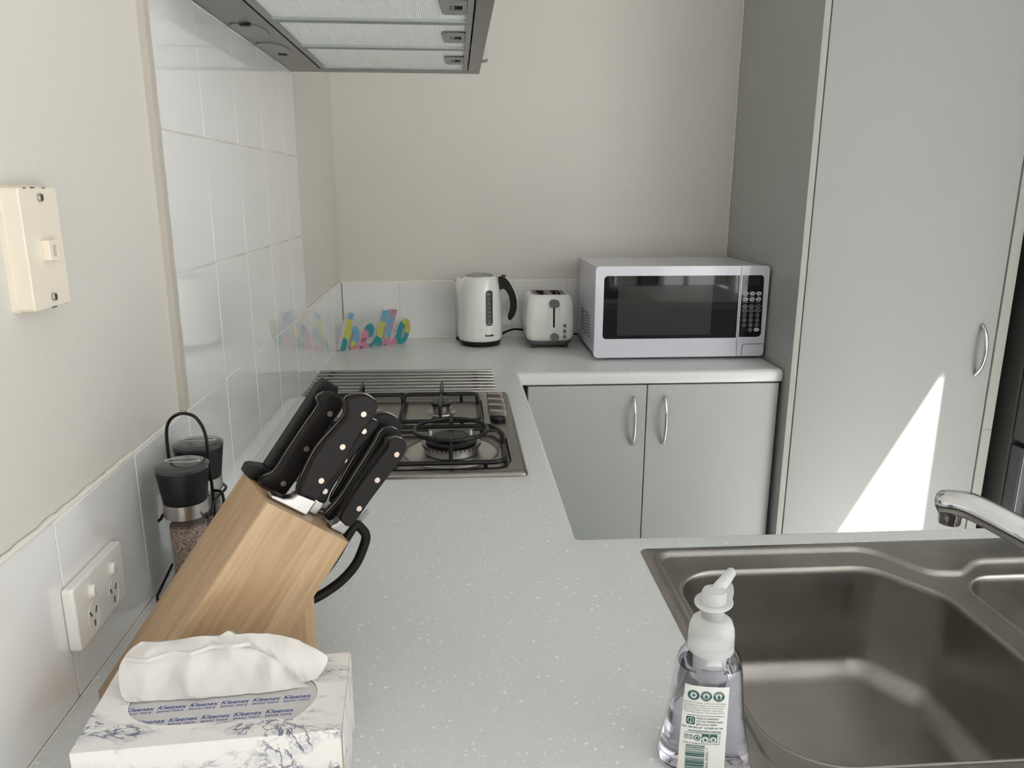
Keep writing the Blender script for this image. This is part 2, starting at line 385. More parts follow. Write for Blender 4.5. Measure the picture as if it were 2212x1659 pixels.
# ------------------------------------------------------------------ cabinets
def bow_handle(c, L, out, nrm, vertical=True, parent=None, r=.0055, side=None):
    """chrome bow pull: c its middle on the door face"""
    n = V(nrm); s = V((0, 0, 1)); c = V(c); pts = []
    for k in range(17):
        t = -1+2*k/16; pts.append(c+s*(t*L/2)+n*(out*(1-t*t)**.75+.002))
    rr = [r*(.75+.25*(1-(2*k/16-1)**2)) for k in range(17)]
    m = MB().tube(pts, rr, 12)
    for t in (-1, 1): m.tube([c+s*(t*L/2*.97), c+s*(t*L/2*.97)+n*.008], r*.8, 10)
    return obj('handle', m, chrome_m, parent, label='curved chrome pull handle')
def cabinet(name, label, x0, x1, y0, y1, z0, z1, doors, face, cat='cabinet'):
    """doors: list of (a0, a1, handle position or None); face: '+y', '-y' or '+x'"""
    t = thing(name, ((x0+x1)/2, (y0+y1)/2, z0), label, cat)
    kick = .12 if z0 < -.85 else 0
    c = MB(); q = .016; zb = z0+kick; c.box(x0, x1, y0, y1, zb, zb+q)
    c.box(x0, x0+q, y0, y1, zb+q, z1); c.box(x1-q, x1, y0, y1, zb+q, z1)
    if face != '+y': c.box(x0+q, x1-q, y1-q, y1, zb+q, z1)
    if face != '-y': c.box(x0+q, x1-q, y0, y0+q, zb+q, z1)
    if kick:
        ix = {'-y': (x0, x1, y0+.05, y1), '+y': (x0, x1, y0, y1-.05), '+x': (x0, x1-.05, y0, y1)}[face]; c.box(*ix, z0, z0+kick)
    obj('carcass', c, dark_m if 0 else MATS['grey laminate'], t)
    for a0, a1, h in doors:
        if face == '-y': b = (a0, a1, y0-.019, y0-.002); n = (0, -1, 0)
        elif face == '+y': b = (a0, a1, y1+.002, y1+.019); n = (0, 1, 0)
        else: b = (x1+.002, x1+.019, a0, a1); n = (1, 0, 0)
        d = obj('door', MB().box(*b, z0+kick, z1-.004), cab_m, t, bevel=.0015)
        if h:
            ha, hz = h; c0 = {'-y': (ha, y0-.019, hz), '+y': (ha, y1+.019, hz), '+x': (x1+.019, ha, hz)}[face]
            bow_handle(c0, .146, .022, n, parent=d)
    return t
cabinet('base_cabinet', 'grey two-door base cabinet below the microwave with curved chrome handles', XE+.025, 1.366, 1.068, D-.002, FL, -TH-.001, [(XE+.026, .9625, (.925, -.152)), (.9655, 1.3655, (1.019, -.152))], '-y')
cabinet('base_cabinet', 'grey base cabinet under the gas hob', .002, XE-.03, YP-.0, 1.04, FL, -TH-.001, [(YP+.003, .5, (.46, -.15)), (.503, 1.038, (.543, -.15))], '+x')
cabinet('sink_cabinet', 'grey cabinet under the stainless sink on the near counter', .002, 1.88, -.66, YP-.03, FL, -TH-.001, [(.60, .98, (.95, -.15)), (.983, 1.40, (1.02, -.15)), (1.403, 1.878, None)], '+y')
# pantry
YD = 1.006
pn = thing('pantry_cabinet', (1.7, 1.31, FL), 'full-height grey pantry cupboard with a single tall door beside the microwave', 'cupboard')
obj('side_panel', MB().box(XP, XP+.018, YD, D-.001, FL, 1.6), cab_m, pn, bevel=.001)
obj('side_panel', MB().box(1.997, 2.028, YD, D-.001, FL, 1.6), cab_m, pn, bevel=.001)
obj('edge_band', MB().box(XP+.0005, XP+.0175, YD-.0012, YD, FL, 1.6), cabe_m, pn)
obj('edge_band', MB().box(1.9975, 2.0275, YD-.0012, YD, -.188, 1.6), cabe_m, pn)
obj('edge_band', MB().box(1.9975, 2.0275, YD-.0012, YD, FL, -.190), cabe_m, pn)
obj('carcass', MB().box(XP+.02, 1.995, YD+.03, D-.002, FL+.1, 1.59), cab_m, pn)
pd = obj('door', MB().box(XP+.021, 1.992, YD-.001, YD+.018, FL+.1, 1.598), shaded_cab_m, pn, bevel=.0015)
hp = MB(); pts = []
for k in range(17):
    t = -1+2*k/16; pts.append(V((1.946, YD-.001, .06))+V((0, -1, 0))*(.030*(1-t*t)**.75+.002)+V((0, 0, t*.074)))
hp.tube(pts, .0058, 12)
obj('handle', hp, chrome_m, pd, label='curved chrome pull handle')
# fridge
fr = thing('fridge', (2.33, 1.25, FL), 'dark grey fridge standing in the recess right of the tall pantry', 'fridge')
obj('body', MB().box(2.062, 2.60, .965, 1.58, FL+.02, .85), fridge_m, fr, bevel=.006)
for z0, z1 in ((FL+.05, -.218), (-.205, .845)):
    d = obj('door', MB().box(2.062, 2.60, .905, .960, z0, z1), fridged_m, fr, bevel=.006, seg=3)
    obj('handle', MB().box(2.10, 2.125, .885, .9045, z0+.10 if z0 > -.5 else -.55, z0+.5 if z0 > -.5 else -.245), chrome_m if 0 else MATS['dark steel fridge door'], d, bevel=.004, label='grey upright handle')
obj('feet', MB().box(2.08, 2.58, 1.0, 1.55, FL, FL+.02), blackpl_m, fr)
# ------------------------------------------------------------------ sink
sk = thing('kitchen_sink', (1.0, -.34, 0), 'stainless steel inset sink with one large and one small bowl', 'sink')
Z1 = .0012; Z2 = -.0055
so_ = rrect(*SINK, .012, 5)
step = [(.690, -.556), (1.33, -.556), (1.33, -.166), (1.150, -.166), (1.105, -.2), (1.06, -.195), (1.012, -.116), (.690, -.113)]
stepl = rpoly(step, [.03, .03, .04, .05, .03, .03, .05, .025], 8)
b1 = rpoly([(.700, -.552+.006), (1.052, -.546), (1.052, -.25), (.99, -.161), (.700, -.161)], [.075, .06, .06, .05, .065], 10)
b2 = rpoly([(1.092, -.546), (1.30, -.546), (1.30, -.201), (1.092, -.201)], [.05, .05, .05, .055], 10)
m = MB()
m.loft([[(x, y, .0003) for x, y in so_], [(x, y, Z1) for x, y in offs(so_, .0012)]], False, False)
s0 = offs(so_, .0012); s1 = offs(stepl, -.006)
m.prism(s0, -1, Z1, [s1], capb=False, walls=False)
m.loft([[(x, y, z) for x, y in offs(stepl, d)] for d, z in ((-.006, Z1), (-.004, Z1-.0006), (-.001, Z1-.003), (.001, Z2+.001), (.004, Z2))], False, False)
s2 = offs(stepl, .004)
rimA = offs(b1, -.004); rimB = offs(b2, -.004)
m.prism(s2, -1, Z2, [rimA, rimB], capb=False, walls=False)
obj('rim', m, steel_m if 0 else sinksteel_m, sk, smooth=60, weld=1e-5)
def bowl(lp, dep, name):
    m = MB(); P = [(-.004, 0), (-.0025, .0008), (-.0005, 0.0), (.001, -.003), (.002, -.010), (.004, -dep*.6)]
    r = .035
    for k in range(1, 8):
        t = k/7*math.pi/2; P.append((.006+r*(1-math.cos(t)), -dep+r-r*math.sin(t)))
    loops = [[(x, y, Z2+z) for x, y in offs(lp, d)] for d, z in P]
    l0 = loops[-1]; cxx = sum(p[0] for p in l0)/len(l0); cyy = sum(p[1] for p in l0)/len(l0)
    for s_ in (.75, .5, .25, .12): loops.append([(cxx+(p[0]-cxx)*s_, cyy+(p[1]-cyy)*s_, p[2]-.003*(1-s_)) for p in l0])
    m.loft(loops, False, True)
    return obj(name, m, sinksteel_m, sk, smooth=60)
bw1 = bowl(b1, .165, 'large_bowl'); bw2 = bowl(b2, .11, 'small_bowl')
for bw, (x, y, z) in ((bw1, (.876, -.485, Z2-.165-.0022)), (bw2, (1.196, -.37, Z2-.11-.0022))):
    obj('drain_strainer', MB().lathe([(.038, 0), (.040, .0022), (.034, .003), (.030, .0008), (.004, .0008), (.004, .004)], (x, y, z), 28), steel_m, bw)
obj('overflow_cap', MB().lathe([(.022, 0), (.023, .003), (.019, .005)], (1.262, -.138, Z1), 24), chrome_m, sk)
# mixer tap, standing on the near side and reaching over the bowls
tp = thing('mixer_tap', (1.22, -.635, 0), 'curved chrome mixer tap spout reaching over the sink from the right', 'tap')
sp = spline([(1.215, -.630, .055), (1.150, -.560, .098), (1.075, -.480, .128), (1.025, -.410, .1535), (.992, -.355, .1675), (.974, -.333, .1665)], 8)
n = len(sp)
rs_ = [.0185-.0035*(i/(n-1)) for i in range(n)]; d_ = (V(sp[-1])-V(sp[-3])).normalized()
for q_, k_ in ((.005, .97), (.009, .86), (.012, .65), (.0138, .35)): sp.append(tuple(V(sp[n-1])+d_*q_)); rs_.append(.015*k_)
obj('spout', MB().tube(sp, rs_, 28), chrome_m, tp, smooth=60)
obj('aerator', MB().lathe([(.0135, .168), (.0138, .152), (.0125, .150), (.0125, .143), (.0115, .1405), (.009, .141), (.009, .146)], (.9775, -.335, 0), 24), chrome_m, tp)
obj('tap_body', MB().lathe([(.028, 0), (.029, .006), (.024, .012), (.023, .07), (.0235, .10), (.018, .112)], (1.22, -.635, 0), 28), chrome_m, tp)
obj('lever', MB().tube([(1.22, -.635, .108), (1.25, -.66, .128), (1.29, -.69, .14)], [.008, .007, .006], 12), chrome_m, tp)
# ------------------------------------------------------------------ gas hob
hb = thing('gas_hob', (.283, .508, 0), 'stainless steel four-burner gas hob with black trivets set in the worktop', 'hob')
x0, x1, y0, y1 = HOB
ol = rrect(x0, x1, y0, y1, .012, 5)
wells = [rrect(x0+.035, .462, .512, .775, .035, 6), rpoly([(x0+.035, .238), (.505, .238), (.505, .44), (.48, .495), (x0+.035, .495)], [.03, .04, .04, .03, .03], 6)]
m = MB()
m.loft([[(x, y, 0) for x, y in ol], [(x, y, .004) for x, y in ol], [(x, y, .0085) for x, y in offs(ol, .004)], [(x, y, .0100) for x, y in offs(ol, .010)]], False, False)
it = offs(ol, .010); m.prism(it, -1, .0100, wells, capb=False, walls=False)
for wl_ in wells:
    m.loft([[(x, y, z) for x, y in offs(wl_, d)] for d, z in ((0, .010), (.002, .0095), (.006, .005), (.010, .0035), (.014, .003))], False, False)
    q = offs(wl_, .014); m.prism(q, -1, .003, capb=False, walls=False)
obj('steel_plate', m, hobsteel_m, hb, smooth=50, weld=1e-5)
def burner(x, y, r, cap, h, name, wok=False):
    b = obj(name, MB().lathe([(r*1.75, .003), (r*1.72, .0045), (r*1.45, .0065), (r*1.2, .0045), (r*1.12, .004)], (x, y, 0), 40), steel_m, hb)
    obj('crown', MB().lathe([(r*.95, .004), (r, .006), (r, h-.012), (r*1.06, h-.011), (r*1.06, h-.006), (r*.8, h-.006)], (x, y, 0), 40), MATS['steel rod'], b)
    nt_ = MB(); k = 40 if wok else 20
    for i in range(k):
        a = 2*math.pi*i/k; c, s = math.cos(a), math.sin(a); T = Matrix.Translation((x, y, 0)) @ Matrix.Rotation(a, 4, 'Z'); nt_.T = T
        nt_.box(r*1.055, r*1.068, -.0009, .0009, h-.0105, h-.006)
    obj('flame_slots', nt_, dark_m, b)
    obj('cap', MB().lathe([(cap*.9, h-.006), (cap, h-.004), (cap, h-.001), (cap*.93, h+.001), (cap*.2, h+.002)], (x, y, 0), 40), black_m, b)
    if wok:
        obj('inner_cap', MB().lathe([(r*.62, h), (r*.66, h+.006), (r*.6, h+.009), (r*.1, h+.010)], (x, y, 0), 36), black_m, b)
        for a in (0, 2.2, 4.2): obj('igniter', MB().lathe([(.003, h), (.003, h+.008), (.0015, h+.012)], (x+r*.82*math.cos(a+.5), y+r*.82*math.sin(a+.5), 0), 10), socket_m, b)
    else: obj('igniter', MB().lathe([(.0025, .004), (.0025, h-.003), (.001, h)], (x+r*1.25*.8, y+r*1.25*.8, 0), 8), socket_m, b)
burner(.387, .355, .056, .052, .030, 'wok_burner', True)
burner(.362, .645, .0205, .0255, .027, 'small_burner')
burner(.165, .645, .032, .036, .027, 'medium_burner')
burner(.165, .365, .032, .036, .027, 'medium_burner')
def trivet(wl_, xc, ybs, name, ring=None):
    t = MB(); lp = offs(wl_, .012); t.tube([(x, y, .0165) for x, y in lp], .0048, 8, closed=True)
    lo_y = min(p[1] for p in lp); hi_y = max(p[1] for p in lp); lo_x = min(p[0] for p in lp); hi_x = max(p[0] for p in lp)
    t.tube([(xc, lo_y, .0165), (xc, lo_y+.01, .022), (xc, (lo_y+hi_y)/2, .022), (xc, hi_y-.01, .022), (xc, hi_y, .0165)], .0042, 8)
    for (bx, by, L) in ybs:
        for sgn in (-1, 1):
            ye = hi_y if sgn > 0 else lo_y; yy = by+sgn*L
            t.tube([(bx, ye, .0165), (bx, ye-sgn*.002, .040), (bx, ye-sgn*.008, .046), (bx, yy, .046), (bx, yy, .043)], .0038, 8)
            xe = hi_x if (sgn > 0 and bx > xc) else (lo_x if (sgn < 0 and bx < xc) else xc)
            xx = bx+sgn*L
            if abs(xe-xx) > .012 and (xe-bx)*sgn > 0: t.tube([(xe, by, .0165), (xe-sgn*.002, by, .040), (xe-sgn*.008, by, .046), (xx, by, .046)], .0038, 8)
    for fx, fy in ((lo_x+.04, lo_y), (hi_x-.04, lo_y), (lo_x+.04, hi_y), (hi_x-.04, hi_y)): t.tube([(fx, fy, .004), (fx, fy, .015)], .004, 8)
    return obj(name, t, black_m, hb)
trivet(wells[0], .272, [(.362, .645, .012), (.165, .645, .016)], 'trivet')
tv = trivet(wells[1], .272, [(.387, .355, .068), (.165, .365, .02)], 'trivet')
rg = MB(); c = (.387, .355)
rg.tube([(c[0]+.0735*math.cos(a), c[1]+.0735*math.sin(a), .0505) for a in [2*math.pi*k/48 for k in range(48)]], .0042, 8, closed=True)
for a in (math.pi/2, math.pi*1.5, 0, math.pi):
    rg.tube([(c[0]+.07*math.cos(a), c[1]+.07*math.sin(a), .05), (c[0]+.045*math.cos(a), c[1]+.045*math.sin(a), .050)], .0035, 8)
obj('wok_ring', rg, black_m, hb, label='round black wok support ring')
for i in range(4):
    yk = .700-i*.0635*.80; xk = .492
    k = obj('control_knob', MB().lathe([(.018, .010), (.018, .013), (.0165, .014), (.0155, .020)], (xk, yk, 0), 28), black_m, hb)
    g = MB(); g.T = Matrix.Translation((xk, yk, .0)) @ Matrix.Rotation(math.radians(-8), 4, 'Z')
    g.prism(rrect(-.0195, .0195, -.0065, .0065, .003), .020, .034)
    obj('grip', g, mat('satin knob', (.42, .38, .35), .4, 1) if i == 0 else MATS['satin knob'], k, bevel=.002)
# ------------------------------------------------------------------ rod trivet
rd = thing('rod_trivet', (.25, .96, 0), 'roll-up trivet of thin stainless rods lying on the worktop behind the hob', 'trivet')
LY = [1.070, 1.031, .992, .954, .920, .882, .846, .820]; RY = [1.056, 1.022, .986, .950, .914, .880, .846, .820]
for i in range(8):
    m = MB().tube([(.0005+.004, LY[i], .0055), (.0035+.004, LY[i], .0055), (.500, RY[i], .0055), (.503, RY[i], .0055)], [.003, .0045, .0045, .003], 12)
    obj('rod', m, rod_m, rd)
for x, l in ((.040, 0), (.455, 1)):
    for i in range(7):
        t = (x)/.5; a = LY[i]+(RY[i]-LY[i])*t; b = LY[i+1]+(RY[i+1]-LY[i+1])*t
        obj('rubber_link', MB().box(x-.005, x+.005, min(a, b)+.0046, max(a, b)-.0046, .001, .0062), blackpl_m, rd, bevel=.001)

# ------------------------------------------------------------------ microwave
MX0, MX1, MY, MZ0, MZ1 = .826, 1.369, 1.195, .012, .293
mw = thing('microwave', (1.1, 1.38, 0), 'white microwave oven with black glass door at the right end of the back counter', 'microwave')
hol = [rrect(1.318+.038*i, 1.318+.038*i+.024, .050+.0098*j+.0045*(i % 2), .050+.0098*j+.0045*(i % 2)+.0058, .002, 1) for i in range(5) for j in range(8)]
m = MB(); m.prism([(MY+.03, MZ0), (1.562, MZ0), (1.562, MZ1-.008), (MY+.03, MZ1-.008)], 0, .004, hol, lambda a, b, q: (MX0+.006-q+.004, a, b))
m.box(MX0+.0065, MX0+.012, MY+.03, 1.555, MZ0+.002, MZ1-.010, 1)
m.box(MX0+.006, MX1-.006, MY+.03, 1.562, MZ1-.008, MZ1-.004); m.box(MX0+.006, MX1-.006, MY+.03, 1.562, MZ0, MZ0+.004)
m.box(MX1-.010, MX1-.006, MY+.03, 1.562, MZ0+.004, MZ1-.008); m.box(MX0+.006, MX1-.006, 1.558, 1.562, MZ0+.004, MZ1-.008)
obj('casing', m, [mw_m, dark_m], mw, smooth=30)
for a in (MX0+.05, MX1-.05):
    for b in (MY+.06, 1.53): obj('foot', MB().lathe([(.011, 0), (.012, .004), (.012, MZ0+.001)], (a, b, 0), 16), blackpl_m, mw)
XS = 1.281
fnf = lambda d: (lambda a, b, q: (a, d-q, b))
def front_part(name, outl, hole, th0, th1, mat_, par, **k):
    m = MB(); m.prism(outl, th0, th1, [hole] if hole else (), fnf(MY+.03)); return obj(name, m, mat_, par, **k)
dl = rpoly([(MX0, MZ0-.003), (XS-.0008, MZ0-.003), (XS-.0035, MZ1), (MX0, MZ1)], [.012, .001, .001, .014], 5)
dh = rpoly([(.852, .068), (XS+.0, .068), (XS-.0028, .264), (.852, .264)], [.012, .0005, .0005, .012], 5)
dh2 = rpoly([(.852, .068), (XS-.004, .068), (XS-.006, .264), (.852, .264)], [.012, .0005, .0005, .012], 5)
dr = front_part('door', dl, dh2, 0, .030, mw_m, mw, bevel=.004, seg=3)
gd = MB().prism(offs(dh2, -.001), 0, .0255, (), fnf(MY+.03)); obj('door_glass', gd, glassblk_m, dr)
gm = MB().prism(rrect(.897, 1.194, .079, .232, .001, 1), .0256, .0262, (), fnf(MY+.03)); obj('window_screen', gm, mesh_m, dr)
cl = rpoly([(XS+.0012, MZ0-.003), (MX1, MZ0-.003), (MX1, MZ1), (XS-.0015, MZ1)], [.001, .012, .014, .001], 5)
ch = rpoly([(XS+.0045, .070), (1.358, .070), (1.353, .264), (XS+.002, .264)], [.0005, .012, .012, .0005], 5)
cp = front_part('control_panel', cl, ch, 0, .029, mw_m, mw, bevel=.004, seg=3)
obj('keypad', MB().prism(offs(ch, -.001), 0, .0255, (), fnf(MY+.03)), glassblk_m, cp)
FY = MY+.03-.0258
def disc(m, x, z, rx, rz, y, mi=0, n=20, ring=0):
    o = [(x+rx*math.cos(2*math.pi*k/n), z+rz*math.sin(2*math.pi*k/n)) for k in range(n)]
    h = [[(x+(rx-ring)*math.cos(2*math.pi*k/n), z+(rz-ring)*math.sin(2*math.pi*k/n)) for k in range(n)]] if ring else ()
    m.prism(o, 0, .0002, h, lambda a, b, q: (a, y-q, b), mi, walls=True, capb=False)
pr_ = MB(); rows = [.207, .189, .167, .1535, .1385, .1235, .108, .0928]; colx = [1.2995, 1.3203, 1.341]
digs = ['1', '2', '3', '4', '5', '6', '7', '8', '9']
rd_ = MB(); bt = 0
for r, z in enumerate(rows):
    for c_, x in enumerate(colx):
        x = x+.0012*(r/7)
        fy = lambda a, b, x=x, z=z: (x+a, FY-.0006, z+b)
        if r < 2:
            disc(pr_, x, z, .0088, .0062, FY); lb = [['Potato', 'Popcorn', 'Pizza'], ['Beverage', 'Frozen', 'Reheat']][r][c_]
            put_text(pr_, lb, .0046, lambda a, b, x=x, z=z: (x+a, FY-.0003, z-.0105+b))
            disc(pr_, x, z-.0005, .0030, .0014, FY-.0003, 1)
        elif r < 4:
            disc(pr_, x, z, .0088, .0058, FY, ring=.0008)
            put_text(pr_, [['Weight', 'Speed', 'Quick'], ['Power', 'Timer', 'Memory']][r-2][c_], .0040, lambda a, b, x=x, z=z: (x+a, FY-.0003, z+.0006+b))
            put_text(pr_, [['Defrost', 'Defrost', 'Cook'], ['Level', 'Clock', 'Store']][r-2][c_], .0040, lambda a, b, x=x, z=z: (x+a, FY-.0003, z-.0034+b))
        elif r < 7:
            disc(pr_, x, z, .0060, .0060, FY, ring=.0008)
            put_text(pr_, digs[(r-4)*3+c_], .0080, lambda a, b, x=x, z=z: (x+a, FY-.0003, z-.0028+b), bold=.02)
        elif c_ == 0: disc(rd_, x, z, .0085, .0052, FY, ring=.0012); put_text(rd_, 'STOP', .0046, lambda a, b, x=x, z=z: (x+a, FY-.0003, z-.0016+b))
        elif c_ == 1: disc(pr_, x, z, .0060, .0060, FY, ring=.0008); put_text(pr_, '0', .0080, lambda a, b, x=x, z=z: (x+a, FY-.0003, z-.0028+b), bold=.02)
        else: disc(pr_, x, z, .0088, .0060, FY); put_text(pr_, 'START', .0040, lambda a, b, x=x, z=z: (x+a, FY-.0003, z-.0014+b), 1)
obj('key_print', pr_, [lblgrey_m, dgrey_m], cp, smooth=0, recalc=False, weld=0)
obj('stop_print', rd_, red_m, cp, smooth=0, recalc=False, weld=0)
sg = MB()
for k in range(4):
    bx = 1.298+k*.0115
    for ax, az, hz in ((0, .236, 0), (0, .2435, 0), (0, .251, 0)):
        if k != 2 and az == .2435: continue
        sg.box(bx+(az-.236)*.18, bx+.0068+(az-.236)*.18, FY-.0002, FY, az-.0005, az+.0005)
    for sx in (0, .0066):
        for zz in (.2365, .2440): sg.add([(bx+sx+(zz-.236)*.18, FY-.0002, zz), (bx+sx+.001+(zz-.236)*.18, FY-.0002, zz), (bx+sx+.001+(zz+.0062-.236)*.18, FY-.0002, zz+.0062), (bx+sx+(zz+.0062-.236)*.18, FY-.0002, zz+.0062)], [(0, 1, 2, 3)])
obj('clock_digits', sg, led_m, cp, smooth=0, recalc=False, weld=0)
# door release button: outlined by a recessed groove
m = MB(); m.tube([(1.2975, MY-.0002, .0125), (1.2985, MY-.0002, .040), (1.3005, MY-.0002, .0455), (1.305, MY-.0002, .0475), (1.366, MY-.0002, .0485)], .0010, 6)
obj('release_button', MB().prism(rpoly([(1.2990, .012), (1.367, .012), (1.367, .0468), (1.2990, .0468)], [.002, .008, .001, .007], 4), .028, .0296, (), fnf(MY+.03)), mw_m, cp, bevel=.0008)
obj('button_groove', m, grey_m, cp)
# ------------------------------------------------------------------ kettle
KX, KY = .482, 1.490
kt = thing('electric_kettle', (KX, KY, 0), 'white electric kettle with black base and handle left of the toaster', 'kettle')
kprof = [(.0715, .0185), (.0745, .022), (.0757, .035), (.0752, .07), (.0735, .11), (.0708, .155), (.0675, .19), (.0640, .212), (.0585, .228), (.0530, .2345)]
def kr(z):
    for (ra, za), (rb, zb) in zip(kprof, kprof[1:]):
        if za <= z <= zb: return ra+(rb-ra)*(z-za)/(zb-za)
    return kprof[-1][0]
NK = 64; loops = []
for r, z in kprof:
    L = []
    for k in range(NK):
        a = 2*math.pi*k/NK; d = abs((a-math.pi+math.pi) % (2*math.pi)-math.pi); rr = r
        t = max(0, (z-.135)/.10); wd_ = .50
        if d < wd_: rr = r+(.030*t**1.1)*(math.cos(d/wd_*math.pi/2)**1.3) if z < .232 else r+.024*(math.cos(d/wd_*math.pi/2)**1.5)
        L.append((KX+rr*math.cos(a), KY+rr*math.sin(a), z-(.0105 if (d < .3 and z > .232) else 0)))
    loops.append(L)
m = MB(); m.loft(loops, True, True)
kb = obj('body', m, white_m, kt, smooth=50)
obj('lid', MB().lathe([(.0455, .2335), (.0450, .2375), (.038, .2410), (.022, .2440), (.002, .2450)], (KX, KY, 0), 40), mat('grey translucent plastic', (.27, .28, .27), .25, coat=.3), kt)
obj('base', MB().lathe([(.060, 0), (.0665, .002), (.0725, .016), (.0735, .0185), (.070, .0190)], (KX, KY, 0), 48), blackpl_m, kt)
obj('spout_mesh', MB().box(KX-.086, KX-.062, KY-.014, KY+.014, .2200, .2235), grey_m, kb, bevel=.002)
ho = [(.073-.004, .232), (.09, .2285), (.1115, .2), (.1275, .16), (.128, .12), (.119, .095), (.1085, .083), (.1015, .088), (.102, .1), (.109, .124), (.1065, .159), (.0935, .185), (.083, .192), (.0735, .187), (.068, .17)]
hh = spline([(x, z) for x, z in ho[:8]], 5)+spline([(x, z) for x, z in ho[8:13]], 4)+ho[13:]
m = MB().prism([(KX+x-.006, z) for x, z in hh], -.013, .013, (), lambda a, b, q: (a, KY+q, b))
hd = obj('handle', m, blackpl_m, kt, bevel=.004, seg=3)
st = spline([(KX+.058, .2335), (KX+.085, .2300), (KX+.1085, .2), (KX+.1245, .158), (KX+.1245, .118), (KX+.1125, .090)], 8)
m = MB(); m.loft([[(x, KY-.009, z), (x+.0025, KY-.006, z+.001), (x+.0025, KY+.006, z+.001), (x, KY+.009, z), (x-.003, KY, z-.002)] for x, z in st])
obj('handle_strip', m, white_m, hd, label='white outer strip')
obj('switch', MB().box(KX+.072, KX+.088, KY-.008, KY+.008, .2305, .2375), dgrey_m, kt, bevel=.002)
def on_kettle(cxp, d=.0006):
    """wrap a flat front drawing (x from cxp, z) onto the body"""
    def fn(x, z, q=0):
        r = kr(z)+d+q; dx = (x-KX)/r; a = math.asin(max(-1, min(1, dx))); return (KX+r*math.sin(a), KY-r*math.cos(a), z)
    return fn
fk = on_kettle(0)
lp = rrect(.499, .5225, .073, .194, .0115, 8)
m = MB(); N = 24; zs = [.0745+.118*k/N for k in range(N+1)]
def wx(z):
    e = min(z-.073, .194-z); return .01175 if e > .01175 else math.sqrt(max(0, .01175**2-(.01175-e)**2))
m.add([fk(.5108+(i/6*2-1)*wx(z), z, .0003) for z in zs for i in range(7)], [(r*7+c, r*7+c+1, r*7+c+8, r*7+c+7) for r in range(N) for c in range(6)])
kw = obj('water_gauge', m, dgrey_m, kt, smooth=60)
m = MB()
for z, s_ in ((.179, 'MAX'), (.164, '7'), (.150, '6'), (.135, '5'), (.121, '4'), (.106, '3'), (.0925, '2'), (.0815, 'MIN')):
    put_text(m, s_, .0055, lambda a, b, z=z: fk(.5108+a, z+b, .0009))
    m.add([fk(.504, z-.002, .0009), fk(.5176, z-.002, .0009), fk(.5176, z-.0015, .0009), fk(.504, z-.0015, .0009)], [(0, 1, 2, 3)])
obj('gauge_marks', m, lblgrey_m, kw, smooth=0, weld=0)
m = MB(); put_text(m, 'Breville', .0098, lambda a, b: fk(.5113+a*1.0, .0385+b, .0006), bold=.045)
obj('lettering', m, blackpl_m, kt, smooth=0, weld=0)
obj('cord', MB().tube(spline([(KX+.064, KY+.035, .011), (.56, 1.56, .020), (.60, 1.575, .034), (.648, 1.588, .028), (.68, 1.598, .012), (.70, 1.602, .005)], 8), .0038, 8), blackpl_m, kt)
obj('cord', MB().tube(spline([(KX-.060, KY+.045, .006), (.410, 1.545, .006), (.402, 1.575, .006), (.44, 1.594, .006), (.52, 1.600, .006)], 8), .0042, 8), blackpl_m, kt)
# ------------------------------------------------------------------ toaster
tt = thing('toaster', (.7135, 1.48, 0), 'white two-slot toaster with grey dial between the kettle and the microwave', 'toaster')
TX0, TX1, TY0, TY1 = .632, .795, 1.385, 1.570
def trr(d, r): return resample(rrect(TX0+d, TX1-d, TY0+d, TY1-d, r, 8), 72)
def lw(d, r, z): return [(x, y, z) for x, y in trr(d, r)]
m = MB(); TP = [(.012, .03, .024), (.005, .03, .030), (.001, .028, .045), (.0, .026, .085), (.002, .026, .130), (.004, .026, .150), (.007, .026, .163), (.011, .026, .172), (.017, .024, .178), (.021, .02, .1795)]
m.loft([lw(*q) for q in TP], True, False)
tin = lw(.025, .016, .1795); m.loft([lw(.021, .02, .1795), tin, [(x, y, .1775) for x, y, z in tin]], False, False)
tb_ = obj('shell', m, white_m, tt, smooth=50)
m = MB(); slots = [[(TX0+.042, TY0+.034), (TX0+.070, TY0+.034), (TX0+.070, TY1-.034), (TX0+.042, TY1-.034)], [(TX0+.093, TY0+.034), (TX0+.121, TY0+.034), (TX0+.121, TY1-.034), (TX0+.093, TY1-.034)]]
m.prism([(x, y) for x, y, z in lw(.0245, .017, 0)], -1, .1765, slots, lambda a, b, q: (a, b, .178), capb=False, walls=False)
for s_ in slots: m.loft([[(x, y, .178) for x, y in s_], [(x, y, .10) for x, y in s_]], False, True)
obj('slot_plate', m, mat('brown slot plate', (.085, .06, .05), .3, .5), tt, smooth=30)
m = MB()
for x in (TX0+.050, TX0+.069, TX0+.094, TX0+.113):
    for k in range(9): m.tube([(x, TY0+.046+k*.011, .10), (x, TY0+.046+k*.011, .174)], .0009, 5)
    m.tube([(x, TY0+.043, .173), (x, TY1-.043, .173)], .001, 5)
obj('toast_cage', m, chrome_m, tt)
obj('base', MB().loft([lw(.022, .022, .008), lw(.016, .024, .012), lw(.006, .03, .0235), lw(.008, .03, .0245)]), grey_m, tt, smooth=50)
for x in (TX0+.028, TX1-.028):
    for y in (TY0+.03, TY1-.03): obj('foot', MB().lathe([(.008, 0), (.0085, .009)], (x, y, 0), 14), dgrey_m, tt)
fy_ = TY0
m = MB(); pl = rrect(.7045, .7435, .060, .1685, .019, 8); m.prism(pl, 0, .0012, [offs(pl, .0016)], lambda a, b, q: (a, fy_-q+(.0018 if b > .13 else .0003), b))
obj('slide_surround', m, white_m, tb_, bevel=.0005)
obj('lever_slot', MB().prism(rrect(.7212, .7268, .0725, .150, .0027, 4), -.001, .0008, (), lambda a, b, q: (a, fy_-q, b)), dark_m, tb_)
